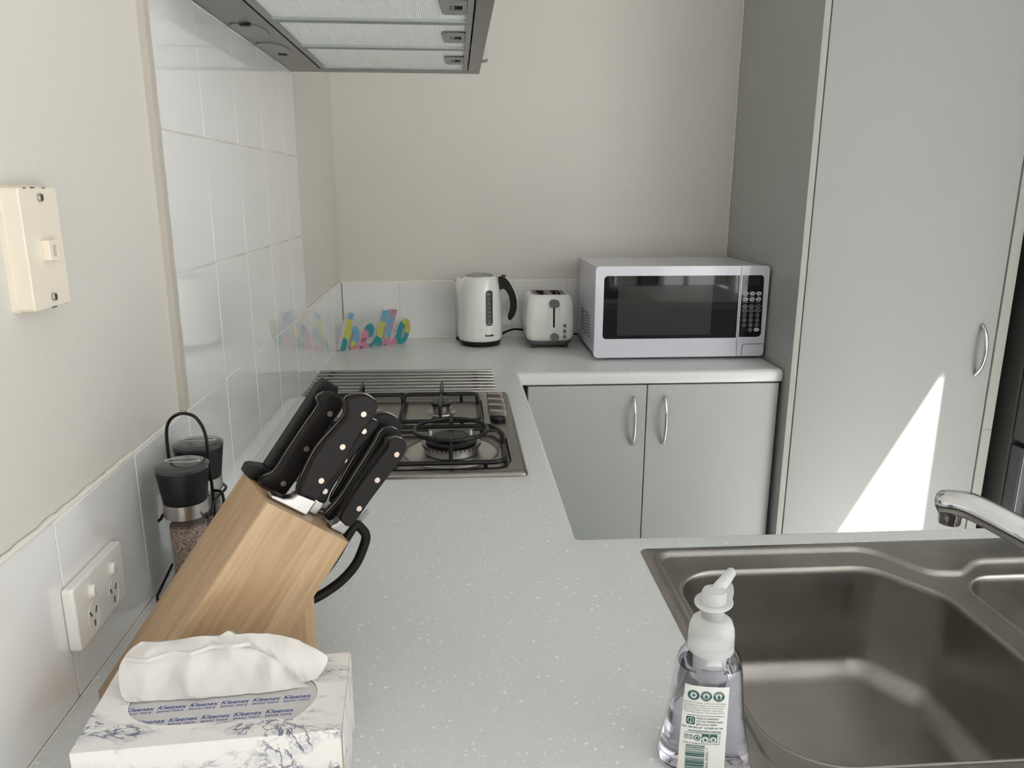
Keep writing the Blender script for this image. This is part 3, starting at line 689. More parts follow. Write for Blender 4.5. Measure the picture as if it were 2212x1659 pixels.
m = MB().prism(spline([(.709, .148), (.7095, .158), (.716, .1655), (.7325, .1655), (.739, .158), (.7395, .148), (.7345, .1425), (.724, .141), (.7135, .1425)], 4, True), -.004, .013, (), lambda a, b, q: (a, fy_-q, b))
obj('lever', m, grey_m, tt, bevel=.002)
kn = obj('dial', MB().prism([(.7265+.0138*math.cos(2*math.pi*k/32), .0405+.0138*math.sin(2*math.pi*k/32)) for k in range(32)], 0, .010, (), lambda a, b, q: (a, fy_-q, b)), grey_m, tt, bevel=.0012)
for z in (.079, .0605, .042): obj('button', MB().prism([(.7605+.0056*math.cos(2*math.pi*k/20), z+.0056*math.sin(2*math.pi*k/20)) for k in range(20)], -.002, .0035, (), lambda a, b, q: (a, fy_-q, b)), grey_m, tt, bevel=.0008)
m = MB()
for s_, a in zip('1234567', [215, 260-75, 150, 90, 30, -5, -40]):
    put_text(m, s_, .0055, lambda p, q, a=math.radians(a): (.7265+.0185*math.cos(a)+p, fy_-.0005, .0390+.0185*math.sin(a)+q))
for s_, z in (('DEFROST', .0705), ('REHEAT', .052), ('CANCEL', .0335)): put_text(m, s_, .0042, lambda p, q, z=z: (.7605+p, fy_-.0005, z+q-.001))
obj('print', m, dgrey_m, tb_, smooth=0, weld=0)
obj('cord', MB().tube(spline([(TX1-.02, TY1+.001, .020), (.785, 1.590, .012), (.81, 1.600, .010), (.84, 1.600, .010)], 8), .003, 8), blackpl_m, tt)
# ------------------------------------------------------------------ hello sign
HB = V((.0175, 1.391, 0)); ang = math.atan2(.532, .8467); HT = V((math.cos(ang), math.sin(ang), 0)); HN = V((math.sin(ang), -math.cos(ang), 0))
def hello_mat():
    m = mat('painted patchwork', (.8, .8, .8), .45); nt = m.node_tree; b = nt.nodes['Principled BSDF']
    T_, B_, Y_, P_ = (.015, .22, .27), (.13, .31, .48), (.42, .44, .09), (.50, .19, .29)
    seeds = [((.062, .110), B_), ((.050, .090), Y_), ((.035, .065), Y_), ((.014, .018), T_), ((.075, .062), B_), ((.052, .02), Y_), ((.072, .035), B_), ((.072, .002), P_), ((.100, .03), P_), ((.112, .045), P_), ((.137, .07), T_), ((.148, .048), T_), ((.108, .010), P_), ((.150, .002), T_),
             ((.187, .062), Y_), ((.205, .105), B_), ((.178, .022), T_), ((.190, .035), Y_), ((.238, .09), B_), ((.262, .098), P_), ((.226, .05), B_), ((.243, .052), P_), ((.210, .008), P_), ((.245, .01), P_), ((.277, .058), T_), ((.315, .078), Y_), ((.322, .05), Y_), ((.305, .018), T_), ((.270, .012), T_)]
    tc = node(nt, 'ShaderNodeTexCoord'); dt = node(nt, 'ShaderNodeVectorMath', operation='DOT_PRODUCT'); dt.inputs[1].default_value = HT
    sp = node(nt, 'ShaderNodeSeparateXYZ'); cb = node(nt, 'ShaderNodeCombineXYZ')
    lk(nt, tc.outputs['Object'], dt.inputs[0]); lk(nt, tc.outputs['Object'], sp.inputs[0]); lk(nt, dt.outputs['Value'], cb.inputs[0]); lk(nt, sp.outputs[2], cb.inputs[1])
    pd_ = pc = None
    for (sx, sy), c in seeds:
        d = node(nt, 'ShaderNodeVectorMath', operation='DISTANCE'); d.inputs[1].default_value = (sx*SCL, sy, 0); lk(nt, cb.outputs[0], d.inputs[0])
        if pd_ is None:
            pd_ = d.outputs['Value']; v = node(nt, 'ShaderNodeRGB'); v.outputs[0].default_value = (*c, 1); pc = v.outputs[0]; continue
        l = node(nt, 'ShaderNodeMath', operation='LESS_THAN'); lk(nt, d.outputs['Value'], l.inputs[0]); lk(nt, pd_, l.inputs[1])
        mx = node(nt, 'ShaderNodeMix', data_type='RGBA'); mx.inputs[7].default_value = (*c, 1); lk(nt, l.outputs[0], mx.inputs[0]); lk(nt, pc, mx.inputs[6]); pc = mx.outputs[2]
        mn = node(nt, 'ShaderNodeMath', operation='MINIMUM'); lk(nt, d.outputs['Value'], mn.inputs[0]); lk(nt, pd_, mn.inputs[1]); pd_ = mn.outputs[0]
    lk(nt, pc, b.inputs['Base Color']); return m
SCL = .80
strokes = [  # (points in the face plane, half widths)
    ([(.0585, .1215), (.045, .092), (.031, .056), (.0105, .002)], [.0125, .0125, .0125, .0125], 0),
    ([(.034, .028), (.046, .052), (.060, .070), (.073, .066), (.074, .052), (.066, .030), (.058, .010), (.066, .004), (.080, .008), (.094, .022)], [.003, .005, .008, .011, .0115, .0115, .0105, .009, .007, .006], 1),
    ([(.092, .020), (.106, .028), (.126, .036), (.143, .048), (.147, .062), (.139, .072), (.126, .066), (.113, .046), (.106, .024), (.111, .009), (.126, .004), (.143, .008), (.158, .022), (.168, .036)], [.005, .005, .006, .009, .0105, .010, .0105, .0115, .0125, .0120, .010, .008, .006, .005], 1),
    ([(.2155, .1205), (.203, .092), (.189, .060), (.179, .033), (.178, .014), (.188, .006), (.202, .014)], [.0135, .0135, .0135, .0135, .0120, .009, .006], 0),
    ([(.2555, .1195), (.243, .090), (.230, .060), (.220, .033), (.219, .014), (.230, .006), (.246, .014), (.262, .032)], [.0135, .0135, .0135, .0135, .0120, .009, .007, .005], 0),
    ([(.305, .076), (.291, .068), (.277, .045), (.273, .022), (.281, .009), (.296, .012), (.311, .034), (.318, .058), (.314, .073), (.305, .076)], [.010, .0115, .0125, .0115, .010, .010, .0115, .0125, .0105, .010], 1)]
m = MB(); TK = .024
for i_, (pts, wds, sm) in enumerate(strokes):
    P = spline(pts, 6) if len(pts) > 4 or sm else spline(pts, 4); W_ = []
    per = (len(P)-1)/(len(wds)-1)
    for k in range(len(P)):
        q = k/per; a = min(int(q), len(wds)-2); W_.append(wds[a]+(wds[a+1]-wds[a])*(q-a))
    Lf, Rt = [], []
    for k in range(len(P)):
        a = V(P[max(0, k-1)]); b = V(P[min(len(P)-1, k+1)]); t = (b-a).normalized(); nn = V((-t.y, t.x))
        if not sm and k == 0: nn = V((1, 0)) if 1 else nn
        if not sm and i_ == 0: nn = V((1, 0))
        c0 = V(P[k]); Lf.append(c0+nn*W_[k]); Rt.append(c0-nn*W_[k])
    G = lambda p, q: HB+HT*(p.x*SCL)+V((0, 0, max(0, p.y)))+HN*(q-.0001*i_)
    F0 = [G(p, 0) for p in Lf]; F1 = [G(p, 0) for p in Rt]; B0 = [G(p, -TK) for p in Lf]; B1 = [G(p, -TK) for p in Rt]; n = len(P)
    m.add(F0+F1, [(k, k+1, n+k+1, n+k) for k in range(n-1)], 0)
    m.add(B0+B1, [(k, n+k, n+k+1, k+1) for k in range(n-1)], 1)
    m.add(F0+B0, [(k, n+k, n+k+1, k+1) for k in range(n-1)], 1); m.add(F1+B1, [(k, k+1, n+k+1, n+k) for k in range(n-1)], 1)
    m.add([F0[0], F1[0], B1[0], B0[0]], [(0, 1, 2, 3)], 1); m.add([F0[-1], F1[-1], B1[-1], B0[-1]], [(3, 2, 1, 0)], 1)
hs_ = obj('word_sign', m, [hello_mat(), mat('white painted wood', (.78, .77, .74), .5)], base=tuple(HB), smooth=30, weld=0, recalc=False)
tag(hs_, 'wooden hello word sign painted in pastel patches standing in the back left corner', 'sign')
# ------------------------------------------------------------------ range hood
hx1, hy0, hy1, hz = .468, .056, .954, .803
hd_ = thing('range_hood', (.23, .505, hz), 'stainless range hood with three aluminium grease filters above the hob', 'range hood')
fx0, fx1 = .078, .440; fys = [.082, .3485, .615, .9]
m = MB(); bot_ = [(.001, hy0), (hx1, hy0), (hx1, hy1), (.001, hy1)]
m.prism(bot_, hz, hz+.004, [[(fx0, fys[0]), (fx1, fys[0]), (fx1, fys[3]+.012), (fx0, fys[3]+.012)]])
m.box(hx1-.004, hx1, hy0, hy1, hz+.004, hz+.055); m.box(.001, .005, hy0, hy1, hz+.004, hz+.16)
m.loft([[(.005, hy0, hz+.004), (hx1-.004, hy0, hz+.004), (hx1-.004, hy0, hz+.055), (.005, hy0, hz+.16)], [(.005, hy0+.004, hz+.004), (hx1-.004, hy0+.004, hz+.004), (hx1-.004, hy0+.004, hz+.055), (.005, hy0+.004, hz+.16)]])
m.loft([[(.005, hy1, hz+.004), (hx1-.004, hy1, hz+.004), (hx1-.004, hy1, hz+.055), (.005, hy1, hz+.16)], [(.005, hy1-.004, hz+.004), (hx1-.004, hy1-.004, hz+.004), (hx1-.004, hy1-.004, hz+.055), (.005, hy1-.004, hz+.16)]])
m.loft([[(hx1, hy0, hz+.055), (hx1, hy1, hz+.055), (.005, hy1, hz+.16), (.005, hy0, hz+.16)], [(hx1, hy0, hz+.059), (hx1, hy1, hz+.059), (.005, hy1, hz+.164), (.005, hy0, hz+.164)]])
obj('canopy', m, hoodsteel_m, hd_, smooth=20)
obj('flue_cover', MB().box(.001, .24, .38, .63, hz+.14, ZC-.001), hoodsteel_m, hd_, bevel=.002)
filt_m = mat('aluminium filter mesh', (.97, .975, .975), .4, .35)
nt = filt_m.node_tree; tc = node(nt, 'ShaderNodeTexCoord'); bsum = None
wv = node(nt, 'ShaderNodeTexWave'); wv.bands_direction = 'X'; wv.inputs['Scale'].default_value = 95; wv.inputs['Distortion'].default_value = .6
wv2 = node(nt, 'ShaderNodeTexWave'); wv2.bands_direction = 'Y'; wv2.inputs['Scale'].default_value = 70; wv2.inputs['Distortion'].default_value = .8
lk(nt, tc.outputs['Object'], wv.inputs['Vector']); lk(nt, tc.outputs['Object'], wv2.inputs['Vector'])
ad = node(nt, 'ShaderNodeMath', operation='ADD'); lk(nt, wv.outputs['Fac'], ad.inputs[0]); lk(nt, wv2.outputs['Fac'], ad.inputs[1])
bu = node(nt, 'ShaderNodeBump'); bu.inputs['Distance'].default_value = .0009; lk(nt, ad.outputs[0], bu.inputs['Height']); lk(nt, bu.outputs[0], nt.nodes['Principled BSDF'].inputs['Normal'])
for i in range(3):
    a, b = fys[i]+.002, fys[i+1]-.001+(.0 if i < 2 else .008)
    fp = obj('grease_filter', frame_mb(fx0+.003, fx1-.003, a, b, .0105, hz+.001, hz+.008), hoodal_m, hd_, bevel=.001)
    obj('filter_mesh', MB().box(fx0+.012, fx1-.012, a+.009, b-.009, hz+.006, hz+.0075), filt_m, fp)
    yc = {0: .228, 1: .488, 2: .768}[i]
    lt_ = [(fx1-.014, yc-.049), (fx1-.055, yc-.049), (fx1-.058, yc-.043), (fx1-.055, yc+.043), (fx1-.050, yc+.050), (fx1-.014, yc+.050)]
    m = MB().prism(lt_, hz+.0015, hz+.004, [[(fx1-.042, yc-.018), (fx1-.042, yc+.018), (fx1-.021, yc+.018), (fx1-.021, yc-.018)]])
    lo = obj('latch_plate', m, mat('latch grey', (.21, .22, .225), .4) if i == 0 else MATS['latch grey'], fp, bevel=.0008)
    obj('latch', MB().box(fx1-.041, fx1-.034, yc-.016, yc+.016, hz+.0018, hz+.006), trim_m if 0 else MATS['grey plastic'], lo)
    obj('latch_recess', MB().box(fx1-.043, fx1-.020, yc-.019, yc+.019, hz+.0052, hz+.0058), dark_m, lo)
for k, (yc, sg_) in enumerate(((.43, 1), (.62, -1))):
    pts = spline([(.008, yc-.055*1), (.006, yc), (.013, yc+.055), (.035, yc+.062), (.052, yc+.055), (.061, yc), (.054, yc-.045), (.033, yc-.066)], 5, True)
    le = obj('lamp_cover', MB().prism(pts, hz-.0022, hz+.001), lens_m, hd_, bevel=.0008)
    yy = yc-.062 if k == 0 else yc+.058
    obj('clip', MB().box(.028, .046, yy-.006, yy+.006, hz-.0045, hz-.001), blackpl_m, le, bevel=.001)
m = MB()
for k in range(6): m.box(hx1+.0001, hx1+.016, .792+k*.0075, .797+k*.0075, hz+.012, hz+.034)
m.box(hx1+.0001, hx1+.013, .79, .84, hz+.010, hz+.036)
obj('control_slider', m, hoodal_m, hd_)
# ------------------------------------------------------------------ wall fittings
ph_ = thing('phone_wall_plate', (0, -.365, .465), 'cream phone wall plate with two screws and a small socket on the left wall', 'phone socket')
fw = lambda a, b, q: (-.006+q, a, b)
pb = obj('plate', MB().prism(rrect(-.4, -.331, .4095, .522, .004), 0, .0195, (), fw), cream_m, ph_, bevel=.0015)
obj('mounting_shadow_gap', MB().prism(rrect(-.402, -.329, .408, .524, .004), 0, .004, (), fw), trim_m if 0 else MATS['aged cream plastic'], ph_)
js = obj('jack_socket', MB().prism([(-.373, .4545), (-.3545, .4545), (-.3545, .4735), (-.373, .4735)], .0195, .0265, [[(-.366, .4585), (-.3605, .4585), (-.3605, .4565), (-.3585, .4565), (-.3585, .4685), (-.366, .4685)]], fw), cream_m, ph_, bevel=.0006)
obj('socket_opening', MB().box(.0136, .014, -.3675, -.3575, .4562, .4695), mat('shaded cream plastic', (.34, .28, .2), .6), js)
for y, z in ((-.3655, .5125), (-.3655, .4195)):
    s0_ = obj('screw', MB().prism([(y+.0038*math.cos(a), z+.0038*math.sin(a)) for a in [2*math.pi*k/20 for k in range(20)]], .0185, .0225, (), fw), steel_m, ph_, bevel=.0008)
    s1_ = obj('slot', MB().box(.0164, .0168, y-.0004, y+.0004, z-.003, z+.003), dark_m, s0_)
for y0_, y1_, z_ in ((-.391, -.387, .5215), (-.378, -.372, .5218), (-.357, -.353, .5215), (-.369, -.361, .4098)): obj('notch', MB().box(.0128, .0140, y0_, y1_, z_-.0009, z_+.0004), grey_m, pb)
ot = thing('power_outlet', (0, -.35, .09), 'white double power outlet with two switches on the upstand tiles', 'power outlet')
op = obj('faceplate', MB().prism(rrect(-.408, -.291, .058, .129, .005), .006, .0185, (), fw), socket_m, ot, bevel=.003, seg=3)
for y in (-.373, -.324):
    z = .1085
    obj('switch_surround', MB().prism([(y+.0062*math.cos(a), z+.0092*math.sin(a)) for a in [2*math.pi*k/24 for k in range(24)]], .0184, .0192, [[(y+.0052*math.cos(a), z+.0082*math.sin(a)) for a in [2*math.pi*k/24 for k in range(24)]]], fw), socket_m, ot)
    m = MB(); m.loft([[(-.006+q, y+r*math.cos(a), z+r*1.5*math.sin(a)+dz) for a in [2*math.pi*k/20 for k in range(20)]] for q, r, dz in ((.0183, .0052, 0), (.0215, .0050, .0010), (.0240, .0038, .0024))])
    obj('switch', m, socket_m, ot, smooth=50)
    zc = .080
    obj('socket_face', MB().prism([(y+.0125*math.cos(a), zc+.0165*math.sin(a)) for a in [2*math.pi*k/28 for k in range(28)]], .0183, .0190, [[(y+.0118*math.cos(a), zc+.0158*math.sin(a)) for a in [2*math.pi*k/28 for k in range(28)]]], fw), socket_m, ot)
    m = MB()
    for (py, pz, an) in ((-.006, .005, 30), (.006, .005, -30), (0, -.008, 0)):
        a = math.radians(an); c, s_ = math.cos(a), math.sin(a)
        q = [(-.001, -.0035), (.001, -.0035), (.001, .0035), (-.001, .0035)]
        m.prism([(y+py+u_*c-v_*s_, zc+pz+u_*s_+v_*c) for u_, v_ in q], .0184, .0189, (), fw)
    obj('pin_slots', m, dgrey_m, ot)

# ------------------------------------------------------------------ knife block
KP = V((.2096, -.4028, .2166)); KT, KS, KL, KPH, KTH = .1025, .1052, .2748, .4719, .6628
ka = V((math.cos(KPH), math.sin(KPH), 0)); kbv = V((math.sin(KPH), -math.cos(KPH), 0)); kz = V((0, 0, 1))
ku = kz*math.cos(KTH)+ka*math.sin(KTH); kw_ = ka*math.cos(KTH)-kz*math.sin(KTH)
def K(w_, u_, t_): return KP+kw_*w_+ku*u_-kbv*t_
def wood_mat(name, along, across):
    m = mat(name, (.5, .35, .2), .42, coat=.08); nt = m.node_tree; b = nt.nodes['Principled BSDF']; tc = node(nt, 'ShaderNodeTexCoord')
    cb = node(nt, 'ShaderNodeCombineXYZ')
    for i, (ax, sc) in enumerate(((across, 1), (along, .055), (across.cross(along), .6))):
        d = node(nt, 'ShaderNodeVectorMath', operation='DOT_PRODUCT'); d.inputs[1].default_value = tuple(ax*sc); lk(nt, tc.outputs['Object'], d.inputs[0]); lk(nt, d.outputs['Value'], cb.inputs[i])
    n1 = node(nt, 'ShaderNodeTexNoise'); n1.inputs['Scale'].default_value = 150; n1.inputs['Detail'].default_value = 6; n1.inputs['Distortion'].default_value = .6; lk(nt, cb.outputs[0], n1.inputs['Vector'])
    n2 = node(nt, 'ShaderNodeTexNoise'); n2.inputs['Scale'].default_value = 620; n2.inputs['Detail'].default_value = 2; lk(nt, cb.outputs[0], n2.inputs['Vector'])
    # glued staves: a tone for each
    d = node(nt, 'ShaderNodeVectorMath', operation='DOT_PRODUCT'); d.inputs[1].default_value = tuple(across/.021); lk(nt, tc.outputs['Object'], d.inputs[0])
    fl = node(nt, 'ShaderNodeMath', operation='FLOOR'); lk(nt, d.outputs['Value'], fl.inputs[0])
    wn = node(nt, 'ShaderNodeTexWhiteNoise', noise_dimensions='1D'); lk(nt, fl.outputs[0], wn.inputs['W'])
    cr = node(nt, 'ShaderNodeValToRGB'); e = cr.color_ramp.elements; e[0].position = .25; e[0].color = (.40, .255, .135, 1); e[1].position = .75; e[1].color = (.60, .43, .27, 1)
    mr = node(nt, 'ShaderNodeMath', operation='MULTIPLY_ADD'); mr.inputs[1].default_value = .32; lk(nt, wn.outputs['Value'], mr.inputs[0])
    sb = node(nt, 'ShaderNodeMath', operation='MULTIPLY_ADD'); sb.inputs[1].default_value = .62; sb.inputs[2].default_value = .03; lk(nt, n1.outputs['Fac'], sb.inputs[0]); lk(nt, sb.outputs[0], mr.inputs[2]); lk(nt, mr.outputs[0], cr.inputs[0])
    r2 = node(nt, 'ShaderNodeMapRange'); r2.inputs[1].default_value = .64; r2.inputs[2].default_value = .72; lk(nt, n2.outputs['Fac'], r2.inputs[0])
    mm = node(nt, 'ShaderNodeMath', operation='MULTIPLY'); mm.inputs[1].default_value = .45; lk(nt, r2.outputs[0], mm.inputs[0])
    mx = node(nt, 'ShaderNodeMix', data_type='RGBA'); mx.inputs[7].default_value = (.26, .15, .075, 1); lk(nt, mm.outputs[0], mx.inputs[0]); lk(nt, cr.outputs[0], mx.inputs[6]); lk(nt, mx.outputs[2], b.inputs['Base Color'])
    return m
kbk = thing('knife_block', (.12, -.39, 0), 'light wooden knife block leaning to the right beside the wall', 'knife block')
wood1 = wood_mat('rubberwood', ku, kw_)
wood2 = wood_mat('rubberwood upright', kz, ka)
SL = [(.014, .040, .066, .0035), (.012, .030, .086, .009), (.012, .054, .026, .004), (.090, .105-.004, .026, .003), (.060, .080, .053, .003), (.088, .1005, .053, .003), (.084, .1015, .080, .003)]
bm = bmesh.new(); bmm = MB()
sq = lambda a0, a1, t0, t1: [(a0, t0), (a1, t0), (a1, t1), (a0, t1)]
slots_ = [sq(a, b, t-th/2, t+th/2) for a, b, t, th in SL]
bmm.prism(rrect(0, KS, 0, KT, .0035, 4), -.42, 0, slots_, lambda a, b, q: K(a, q, b), capb=False)
vs = [bm.verts.new(v) for v in bmm.v]
for q in bmm.f:
    try: bm.faces.new([vs[i] for i in q])
    except ValueError: pass
bmesh.ops.remove_doubles(bm, verts=bm.verts, dist=1e-6)
bmesh.ops.bisect_plane(bm, geom=bm.verts[:]+bm.edges[:]+bm.faces[:], plane_co=(0, 0, .001), plane_no=(0, 0, 1), clear_inner=True)
bm.verts.ensure_lookup_table(); bm.verts.index_update()
mm_ = MB(); mm_.add([v.co.copy() for v in bm.verts], [tuple(v.index for v in q.verts) for q in bm.faces]); bm.free()
obj('body', mm_, wood1, kbk, smooth=40)
# foot: an upright board wedge under the overhang
ff = lambda a, z, q: (KP.x+ka.x*a-kbv.x*q, KP.y+ka.y*a-kbv.y*q, z)
ct, st_ = math.cos(KTH), math.sin(KTH)
def under(a):  # height of the block's underside at horizontal reach a from the top near-left corner
    # underside line: point = KP + kw*KS + ku*u  -> a = KS*ct + u*st, z = KP.z - KS*st + u*ct
    u_ = (a-KS*ct)/st_; return KP.z-KS*st_+u_*ct
a1 = .0425; a0 = KS*ct+(0-(KP.z-KS*st_))/ct*st_
obj('foot', MB().prism([(a0+.004, .0), (a1, .0), (a1, under(a1)-.0008), (a0+.004, max(.001, under(a0+.004)-.0008))], .006, .060, (), ff), wood2, kbk, bevel=.001)
TNG = mat('knife steel', (.36, .35, .335), .26, 1)
def knife(label, prof, tc_, rv, bol, blade, group=None, th=.0175):
    cx_ = sum(p[0] for p in prof)/len(prof); b0 = K((blade[0]+blade[1])/2, -.12, tc_)
    t = thing('kitchen_knife', tuple(b0), label, 'knife', group)
    fn = lambda a, b, q: K(a, b, tc_+q)
    pr = spline(prof, 4, True)
    ins = offs(pr, .0006) if area(pr) > 0 else offs(pr, -.0006)
    for sgn in (-1, 1):
        h = obj('handle_scale', MB().prism(ins, *sorted((sgn*.0011, sgn*th/2)), (), fn), handle_m, t, bevel=.0035, seg=4, bangle=50)
        m = MB()
        for a, b in rv: m.prism([(a+.0031*math.cos(2*math.pi*k/20), b+.0031*math.sin(2*math.pi*k/20)) for k in range(20)], *sorted((sgn*th/2*.6, sgn*(th/2+.0004))), (), fn)
        if rv: obj('rivets', m, rivet_m, h)
    obj('tang', MB().prism(pr, -.0010, .0010, (), fn), TNG, t)
    if bol:
        m = MB(); m.prism(bol, -th*.42, th*.42, (), fn); obj('bolster', m, TNG, t, bevel=.0022, seg=3)
    obj('blade', MB().prism([(blade[0], -.17), (blade[1], -.14), (blade[1], .0015), (blade[0], .0015)], -.0008, .0008, (), fn), TNG, t)
    return t
def area(l): return sum(l[i-1][0]*l[i][1]-l[i][0]*l[i-1][1] for i in range(len(l)))/2
def poly_knife(label, prof, *a, **k): return knife(label, prof, *a, **k)
knife('large chef knife with black riveted handle and long steel bolster, nearest row left', [(.0194, .128), (.0249, .1367), (.0361, .1442), (.0479, .1445), (.055, .1397), (.0579, .1237), (.0559, .1028), (.0588, .065), (.0560, .035), (.0548, .0209), (.043, .0192), (.032, .0183), (.0262, .0398), (.0232, .0701), (.0291, .1076), (.0269, .1172)], .026, [(.0444, .1244), (.0446, .0834), (.0453, .0417)],
      [(.0325, .0185), (.0552, .0203), (.0545, .001), (.0080, .001), (.0075, .0055), (.0220, .0072), (.0290, .0115)], (.013, .053))
knife('paring knife with black handle and short bolster, front right of the block', [(.091, .1084), (.0884, .1137), (.0946, .1209), (.1030, .1240), (.1105, .1195), (.1140, .108), (.1125, .09), (.109, .05), (.1056, .0134), (.0902, .015), (.0872, .0311), (.0872, .0577), (.0895, .090)], .026, [(.1049, .1056), (.1017, .0708), (.1018, .0344)],
      [(.0907, .0142), (.1058, .0128), (.1045, .0012), (.086, .0010), (.0855, .0045), (.0898, .0095)], (.091, .1005))
knife('black-handled knife with three dull rivets standing behind the big chef knife', [(.0085, .112), (.0121, .122), (.0228, .1271), (.0347, .1238), (.0390, .1147), (.0385, .100), (.0385, .080), (.0397, .0411), (.0395, .012), (.037, .0035), (.027, .0025), (.0086, .0025), (.0067, .010), (.0144, .0215), (.0142, .0454), (.0144, .0785), (.0150, .1012), (.014, .1074)], .066, [(.0292, .1048), (.0288, .0592), (.0284, .0148)], None, (.015, .039))
knife('black-handled knife in the middle of the block, hooked handle end behind the chef knife', [(.064, .1175), (.0704, .1242), (.0787, .1255), (.0820, .1195), (.0798, .100), (.0765, .0778), (.0760, .037), (.0785, .0185), (.0640, .0185), (.060, .05), (.060, .09), (.061, .105)], .053, [(.069, .108), (.068, .07), (.069, .03)], [(.064, .0185), (.0785, .0185), (.0775, .001), (.059, .001), (.059, .006), (.063, .011)], (.061, .079))
knife('black-handled utility knife just left of the paring knife', [(.0905, .118), (.096, .1265), (.1045, .1295), (.1120, .126), (.1150, .117), (.113, .1), (.109, .06), (.108, .012), (.104, .003), (.091, .003), (.0885, .008), (.0925, .03), (.0925, .06), (.0920, .1)], .053, [(.1041, .1141), (.1008, .0651), (.1009, .0163)], None, (.089, .0995))
knife('black-handled knife furthest right at the back of the block, rounded top', [(.084, .122), (.0857, .1304), (.0954, .1387), (.1099, .1409), (.1213, .1364), (.1240, .127), (.120, .112), (.114, .088), (.112, .05), (.112, .018), (.098, .018), (.095, .05), (.092, .09), (.089, .108)], .080, [(.112, .118), (.106, .078), (.105, .035)], [(.098, .018), (.112, .018), (.108, .001), (.085, .001), (.085, .006), (.094, .010)], (.085, .1))
hsn = thing('sharpening_steel', tuple(K(.02, -.1, .086)), 'flat black-handled sharpening steel, tallest and furthest left in the block', 'sharpener')
fn_ = lambda a, b, q: K(a, b, .088+q)
obj('handle', MB().prism([(.0102, .018), (.0098, .124), (.0124, .1342), (.0310, .1345), (.0338, .1275), (.0320, .122), (.029, .09), (.028, .05), (.030, .018)], -.0085, .0085, (), fn_), blackpl_m, hsn, bevel=.002)
obj('guard', MB().prism([(-.0072, .0105), (-.004, .0135), (.0101, .0185), (.030, .0185), (.034, .006), (.033, .001), (-.0060, .001)], -.0105, .0105, (), fn_), blackpl_m, hsn, bevel=.0015)
obj('rod', MB().tube([K(.021, .001, .086), K(.021, -.17, .086)], .0038, 10), TNG, hsn)
# kitchen scissors held against the right face of the block
sc_ = thing('kitchen_scissors', tuple(K(.13, -.05, .08)), 'kitchen scissors with a black loop handle hanging on the far right of the block', 'scissors')
lp_ = spline([(.1438, .006), (.1534, .006), (.1640, .001), (.1695, -.0114), (.1735, -.0339), (.1696, -.0574), (.1595, -.0785), (.1480, -.0940), (.1360, -.1020), (.1290, -.097), (.133, -.080), (.1420, -.060), (.1440, -.036), (.1430, -.014)], 5, True)
obj('loop_handle', MB().tube([K(a, b, .08) for a, b in lp_], .0058, 12, closed=True), handle_m, sc_)
lp2 = spline([(.128, -.012), (.138, -.020), (.140, -.045), (.132, -.066), (.120, -.074), (.1135, -.060), (.115, -.03), (.119, -.014)], 5, True)
obj('loop_handle', MB().tube([K(a, b, .094) for a, b in lp2], .005, 10, closed=True), handle_m, sc_)
m = MB(); m.prism([(.128, -.010), (.146, -.004), (.156, .008), (.1585, .026), (.1545, .0275), (.150, .012), (.146, .012), (.148, .0285), (.1435, .030), (.140, .012), (.126, .004)], .0925, .096, (), lambda a, b, q: K(a, b, q)); obj('steel_shank', m, TNG, sc_, bevel=.0006)
m = MB(); m.prism([(.109, .010), (.130, .004), (.130, -.008), (.114, -.06), (.1105, -.12), (.1085, -.12)], .0965, .099, (), lambda a, b, q: K(a, b, q)); obj('blade', m, TNG, sc_)
